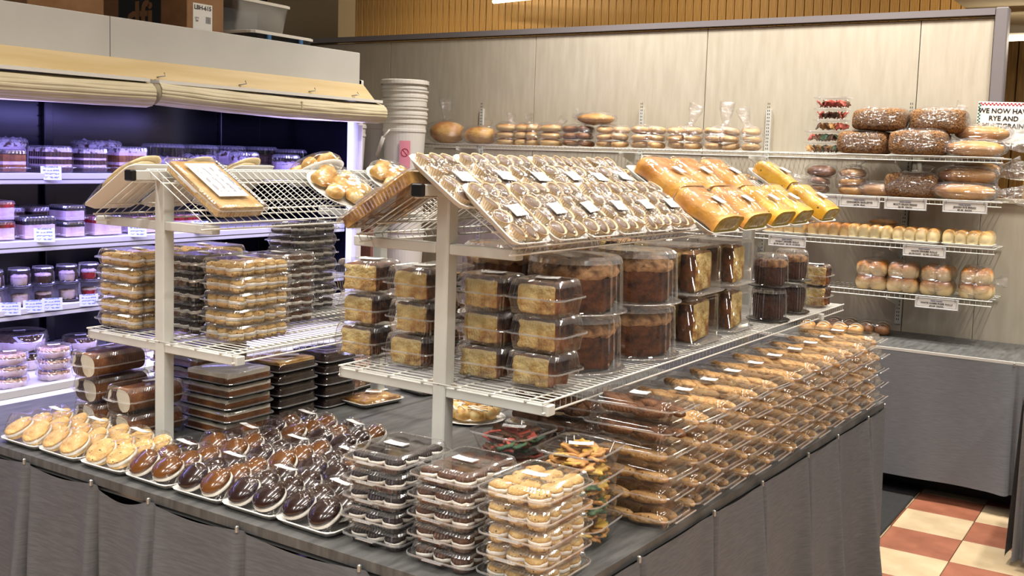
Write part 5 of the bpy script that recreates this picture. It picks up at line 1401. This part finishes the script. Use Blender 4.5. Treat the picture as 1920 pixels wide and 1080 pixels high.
layer_box('boxed cheesecake at the left edge, lower of two', -4.36, 2.63, ZC2, 0.10, 0.15, 0.085, ['cakepink', 'cakepink'], 'cherry', 11)
layer_box('boxed cheesecake at the left edge, upper of two', -4.36, 2.63, ZC2+0.088, 0.10, 0.15, 0.085, ['cakepink', 'cakepink'], 'cherry', 12)
for k, y in enumerate((2.90, 3.06)):
    layer_box('dim cake box at the back of the second cooler shelf, %s' % ('left', 'right')[k], -4.74, y, ZC2, 0.14, 0.14, 0.12, ['cakepink', 'choccake'], 'cakepink', k)
def cup_box(label, y, z, kind, top, seed):
    t = thing('dessert_cup', label, 'dessert', (-4.335, y, z), 0.1, 'clear dessert cups in the case')
    l, b = dome_case(0.052, 0.082, 'black', 40, 0.0006, 0.008); part('dome_lid', l, t); part('base', b, t)
    part('cake', round_cake(0.034, 0.042, kind, top, seed), t, (0, 0, 0.008))
for k, (y, kd, tp, nm) in enumerate(((2.585, 'cakepink', 'cakepink', 'cream'), (2.71, 'cakepink', 'cakepink', 'white cream'), (2.825, 'choccake', 'cakepink', 'pink cream on chocolate'), (2.945, 'cakepink', 'cakepink', 'whipped cream'), (3.06, 'cherry', 'cakepink', 'cherry'))):
    for i in range(2): cup_box('clear cup of %s dessert, %s layer, %s from left' % (nm, 'upper' if i else 'lower', ORD[k]), y, ZC3+i*0.084, kd, tp, k+i)
def pie_pack(label, x, y, z, R, H, kind, top, seed):
    t = thing('pie_container', label, 'pie', (x, y, z), 0, 'round pie containers in the case')
    mbb = MB().lathe([(0.0005, 0), (R*0.86, 0), (R*0.95, H*0.5), (R, H*0.52), (R*1.03, H*0.5)], 60, rib=0.001)
    mbl = MB().lathe([(R*1.03, H*0.53), (R, H*0.55), (R*0.97, H*0.9), (R*0.92, H), (R*0.86, H), (R*0.8, H-0.002), (0.001, H-0.002)], 60, rib=0.0012)
    part('base', cached(('pb', R, H), lambda: mbb.mesh('base', M['clear2'])), t); part('lid', cached(('pl', R, H), lambda: mbl.mesh('lid', M['clear'])), t)
    part('pie', round_cake(R*0.86, H*0.72, kind, top, seed), t, (0, 0, 0.003))
    part('price_label', price_label(0.05, 0.025), t, (0, 0, H+0.0015), (0, 0, 1.2))
for i in range(3): pie_pack('small round iced pie, %s of the three-high pile beside the rolls' % level(i, 3), -4.13, 2.74, ZCB+i*0.050, 0.075, 0.050, 'cakepink', 'pinkpas', i)
for i in range(3): pie_pack('small round iced pie, %s of the pile at the photo left edge' % level(i, 3), -4.13, 2.535, ZCB+i*0.050, 0.075, 0.050, 'cakepink', 'pinkpas', i+3)
for i in range(2): pie_pack('wide chocolate pie, %s of two at the back left of the deck' % ('upper' if i else 'lower'), -4.45, 2.78, ZCB+i*0.085, 0.125, 0.085, 'cakepink', 'choccake', i)
for i in range(2): pie_pack('round chocolate pie behind the small pies, %s' % ('upper' if i else 'lower'), -4.40, 3.06, ZCB+i*0.06, 0.085, 0.06, 'cakepink', 'choccake', i+4)
for k, y in enumerate((3.40, 3.75, 4.1)): pie_pack('wide low pie on the dim cooler deck, %s' % ('near', 'middle', 'far')[k], -4.45, y, ZCB, 0.13, 0.07, 'cakepink', 'cakepink', k)
for k in range(3): case_dome('dark boxed cake on third cooler shelf behind the racks, %s' % ('near', 'middle', 'far')[k], -4.55, 3.5+0.3*k, ZC3, 0.11, 0.10, 'choccake', 'choccake', k+20, 0.6)
def price_card(label, y, z, ry=0.0, blue=True, w=0.085, h=0.062, tilt=12):
    t = thing('price_card', label, 'price card', (-4.228, y, z), (0, 0, 0), 'price cards on the cooler shelves')
    X = Matrix.Rotation(radians(90)+ry, 4, 'Z') @ Matrix.Rotation(radians(90-tilt), 4, 'X')
    c = part('card', MB().bbox(-w/2, w/2, -h/2, h/2, -0.0006, 0.0006, 0.0003).mesh('card', M['bluepaper']), t)
    c.rotation_euler = X.to_euler()
price_card('blue price card below the layered slices on top cooler shelf', 2.80, 1.497, -0.5)
price_card('blue price card before the blueberry cheesecake', 2.765, 1.225, -0.5)
price_card('blue price card before the second cherry cheesecake', 3.25, 1.225, -0.5)
price_card('blue price card right of the left rack post', 3.63, 1.225, -0.5)
for k, y in enumerate((2.60, 2.71, 2.80, 2.985)):
    price_card('white price card on third cooler shelf, %s from left' % ORD[k], y, 0.915, -0.6+0.1*k, False, 0.085, 0.055, 6)

# ------------------------------------------------------------------ boxes and bins on top of the case
def carton(label, loc, sx, sy, sz, mt, rotz=0.0):
    t = thing('carton', label, 'box', loc, rotz, 'cardboard cartons on the cooler')
    part('walls', MB().bbox(-sx/2, sx/2, -sy/2, sy/2, 0, sz, 0.003).mesh('walls', M[mt]), t)
    part('flap', MB().box(-sx/2, -0.002, -sy/2, sy/2, sz, sz+0.004).box(0.002, sx/2, -sy/2, sy/2, sz, sz+0.004).mesh('flap', M[mt]), t)
    return t
carton('plain cardboard box at the top left of the cooler', (-4.73, 3.07, 2.052), 0.46, 0.40, 0.42, 'card')
cb = carton('cardboard box with a black square logo and white label', (-4.86, 3.895, 2.052), 0.72, 0.25, 0.44, 'card')
lp = part('logo_patch', MB().bbox(-0.20, 0.155, -0.1262, -0.1252, 0.12, 0.40, 0.0004).mesh('logo_patch', M['ink']), cb)
text('dfi', 0.23, lp, (-0.02, -0.1268, 0.262), (radians(90), 0, 0), M['card'], weight=0.006)
wl = part('shipping_label', MB().bbox(0.3602, 0.3612, -0.085, 0.045, 0.20, 0.335, 0.0003).mesh('shipping_label', M['paper']), cb)
text('LBH-615', 0.032, wl, (0.3618, -0.02, 0.313), (radians(90), 0, radians(90)), M['ink'], weight=0.0008)
bc = MB()
for k in range(9): bc.box(0.3612, 0.3616, 0.0+k*0.004, 0.0+k*0.004+0.002*(1+k % 2)*0.7, 0.235, 0.270)
part('barcode', bc.mesh('barcode', M['ink']), wl, kind='stuff')
text('QTY\n200', 0.014, wl, (0.3618, -0.06, 0.25), (radians(90), 0, radians(90)), M['ink'])
def storage_bin(label, loc, sx, sy, sz, latch=False):
    t = thing('storage_bin', label, 'storage bin', loc, 0.05, 'clear storage bins on the cooler')
    n = 60
    part('tub', MB().rings([rrect(sx*0.80, sy*0.84, 0.04, n, 0), rrect(sx*0.93, sy*0.95, 0.04, n, sz*0.88), rrect(sx*0.97, sy*0.98, 0.045, n, sz*0.9), rrect(sx*0.97, sy*0.98, 0.045, n, sz*0.94)], 0, True, False, True).mesh('tub', M['bin']), t)
    part('lid', MB().rings([rrect(sx, sy, 0.045, n, sz*0.90), rrect(sx, sy, 0.045, n, sz*0.98), rrect(sx*0.96, sy*0.96, 0.045, n, sz), rrect(sx*0.8, sy*0.84, 0.04, n, sz*0.97)], 0, False, True).mesh('lid', M['binlid']), t)
    if latch:
        for k in (-0.5, 0.5): part('latch', MB().bbox(sx*0.47, sx*0.505, k*sy*0.5-0.018, k*sy*0.5+0.018, sz*0.55, sz*0.92, 0.005).mesh('latch', M['blue']), t)
storage_bin('lower clear storage bin with blue latches on the cooler', (-4.52, 4.33, 2.10), 0.34, 0.52, 0.175, True)
storage_bin('upper clear storage bin with white lid on the cooler', (-4.60, 4.27, 2.277), 0.32, 0.44, 0.175)

# ------------------------------------------------------------------ buckets by the wall
def bucket_mesh(full):
    R, H = 0.150, 0.37
    prof = [(0.001, 0.0), (R*0.83, 0.0), (R*0.845, 0.01), (R*0.93, H-0.105), (R*0.965, H-0.10), (R*0.965, H-0.085), (R*0.935, H-0.083), (R*0.945, H-0.05), (R*0.99, H-0.046), (R*0.99, H-0.03), (R*0.96, H-0.028), (R*0.965, H-0.012), (R*1.02, H-0.010), (R*1.02, H), (R*0.96, H), (R*0.93, H-0.1)]
    return MB().lathe(prof, 40, 0, sm=False)
bk = bucket_mesh(True).mesh('body', M['bucket'])
prof_n = [(0.001, 0.0), (0.123, 0.0), (0.134, 0.215), (0.1375, 0.32), (0.1485, 0.324), (0.1485, 0.34), (0.144, 0.342), (0.1448, 0.358), (0.153, 0.36), (0.153, 0.37), (0.1448, 0.37), (0.1415, 0.27)]
bkn = MB().lathe(prof_n, 40, 0, sm=False).mesh('body', M['bucket'])
lidb = MB().lathe([(0.158, 0.352), (0.161, 0.356), (0.161, 0.378), (0.150, 0.383), (0.135, 0.376), (0.001, 0.376)], 40, ct=True, sm=False).mesh('lid', M['bucket'])
def bucket(label, loc, handle=False, lid=False, rz=0.0, nested=False):
    t = thing('bucket', label, 'bucket', loc, rz, 'white plastic buckets in the corner')
    part('body', bkn if nested else bk, t)
    if lid: part('lid', lidb, t)
    if handle:
        part('handle', MB().tube([(0.0, -0.150, 0.28), (-0.03, -0.166, 0.24), (-0.08, -0.158, 0.17), (-0.115, -0.130, 0.115), (-0.135, -0.10, 0.09)], 0.006, 6).tube([(-0.04, -0.166, 0.23), (-0.12, -0.128, 0.11)], 0.013, 8).mesh('handle', M['bucket']), t)
        part('warning_sticker', MB().grid(8, 1, lambda u, v: (0.146*cos(-1.1+0.5*u)*0.985, 0.146*sin(-1.1+0.5*u)*0.985, 0.02+0.19*v)).mesh('warning_sticker', M['pinkst']), t)
        part('no_entry_ring', MB().tube([(0.1455*cos(-0.85+0.16*cos(a)), 0.1455*sin(-0.85+0.16*cos(a)), 0.135+0.025*sin(a)) for a in [2*pi*k/16 for k in range(17)]], 0.002, 5).tube([(0.1455*cos(-0.85-0.11), 0.1455*sin(-0.85-0.11), 0.155), (0.1455*cos(-0.85+0.11), 0.1455*sin(-0.85+0.11), 0.115)], 0.002, 5).mesh('no_entry_ring', M['redst']), t)
    return t
BX, BYY = -4.42, 5.50
zb = 1.50
bucket('white bucket with pink warning sticker and swung handle', (BX, BYY, zb), True)
for k in range(4): bucket('white bucket nested in the stickered stack, %s above the handle' % ORD[k], (BX+0.004*(-1)**k, BYY, zb+0.056*(k+1)), False, k == 3, 0.3*k, True)
for k in range(3): bucket('white bucket in the stack under the stickered one, %s down' % ORD[k], (BX, BYY, zb-0.375*(k+1)), rz=0.4*k)
for k in range(5): bucket('white bucket in the tall corner pile, %s from floor' % ORD[k], (-4.76, 5.62, 0.02+0.375*k), False, False, 0.5*k)
bucket('white bucket second in the tall corner pile top', (-4.76, 5.62, 0.02+0.375*4+0.06), False, True, 0.0, True)
for k in range(5): bucket('grey-shaded bucket just beyond the cooler end, %s from floor' % ORD[k], (-4.70, 5.22, 0.02+0.375*k*0.96), rz=0.7*k)
tag(part('leaning_board', MB().bbox(-4.56, -4.28, 5.02, 5.05, 0.0, 1.20, 0.004).mesh('leaning_board', M['rosew'])), 'plain rose-brown board standing at the cooler end', 'board')

# ------------------------------------------------------------------ beyond the right end of the wall
t = thing('stock_shelf', 'dark shelf unit with teal bins behind the right wall end', 'shelf unit', (-0.60, 7.2, 0))
part('board', MB().box(-0.25, 1.2, -0.2, 0.2, 1.56, 1.585).mesh('board', M['birch']), t)
part('side', MB().box(-0.27, -0.25, -0.2, 0.2, 0.0, 2.05).mesh('side', M['plank']), t)
part('back', MB().box(-0.25, 1.2, 0.18, 0.2, 0.9, 1.9).mesh('back', M['darkgap']), t)
for k in range(2):
    tag(part('teal_bin', MB().bbox(-0.22, 0.5, -0.18, 0.12, 0, 0.045, 0.004).mesh('teal_bin', M['teal']), None, (-0.60, 7.2, 1.586+0.048*k)), 'flat teal tray on the shelf beyond the wall, %s' % ('lower', 'upper')[k], 'tray', 'teal trays beyond the wall')
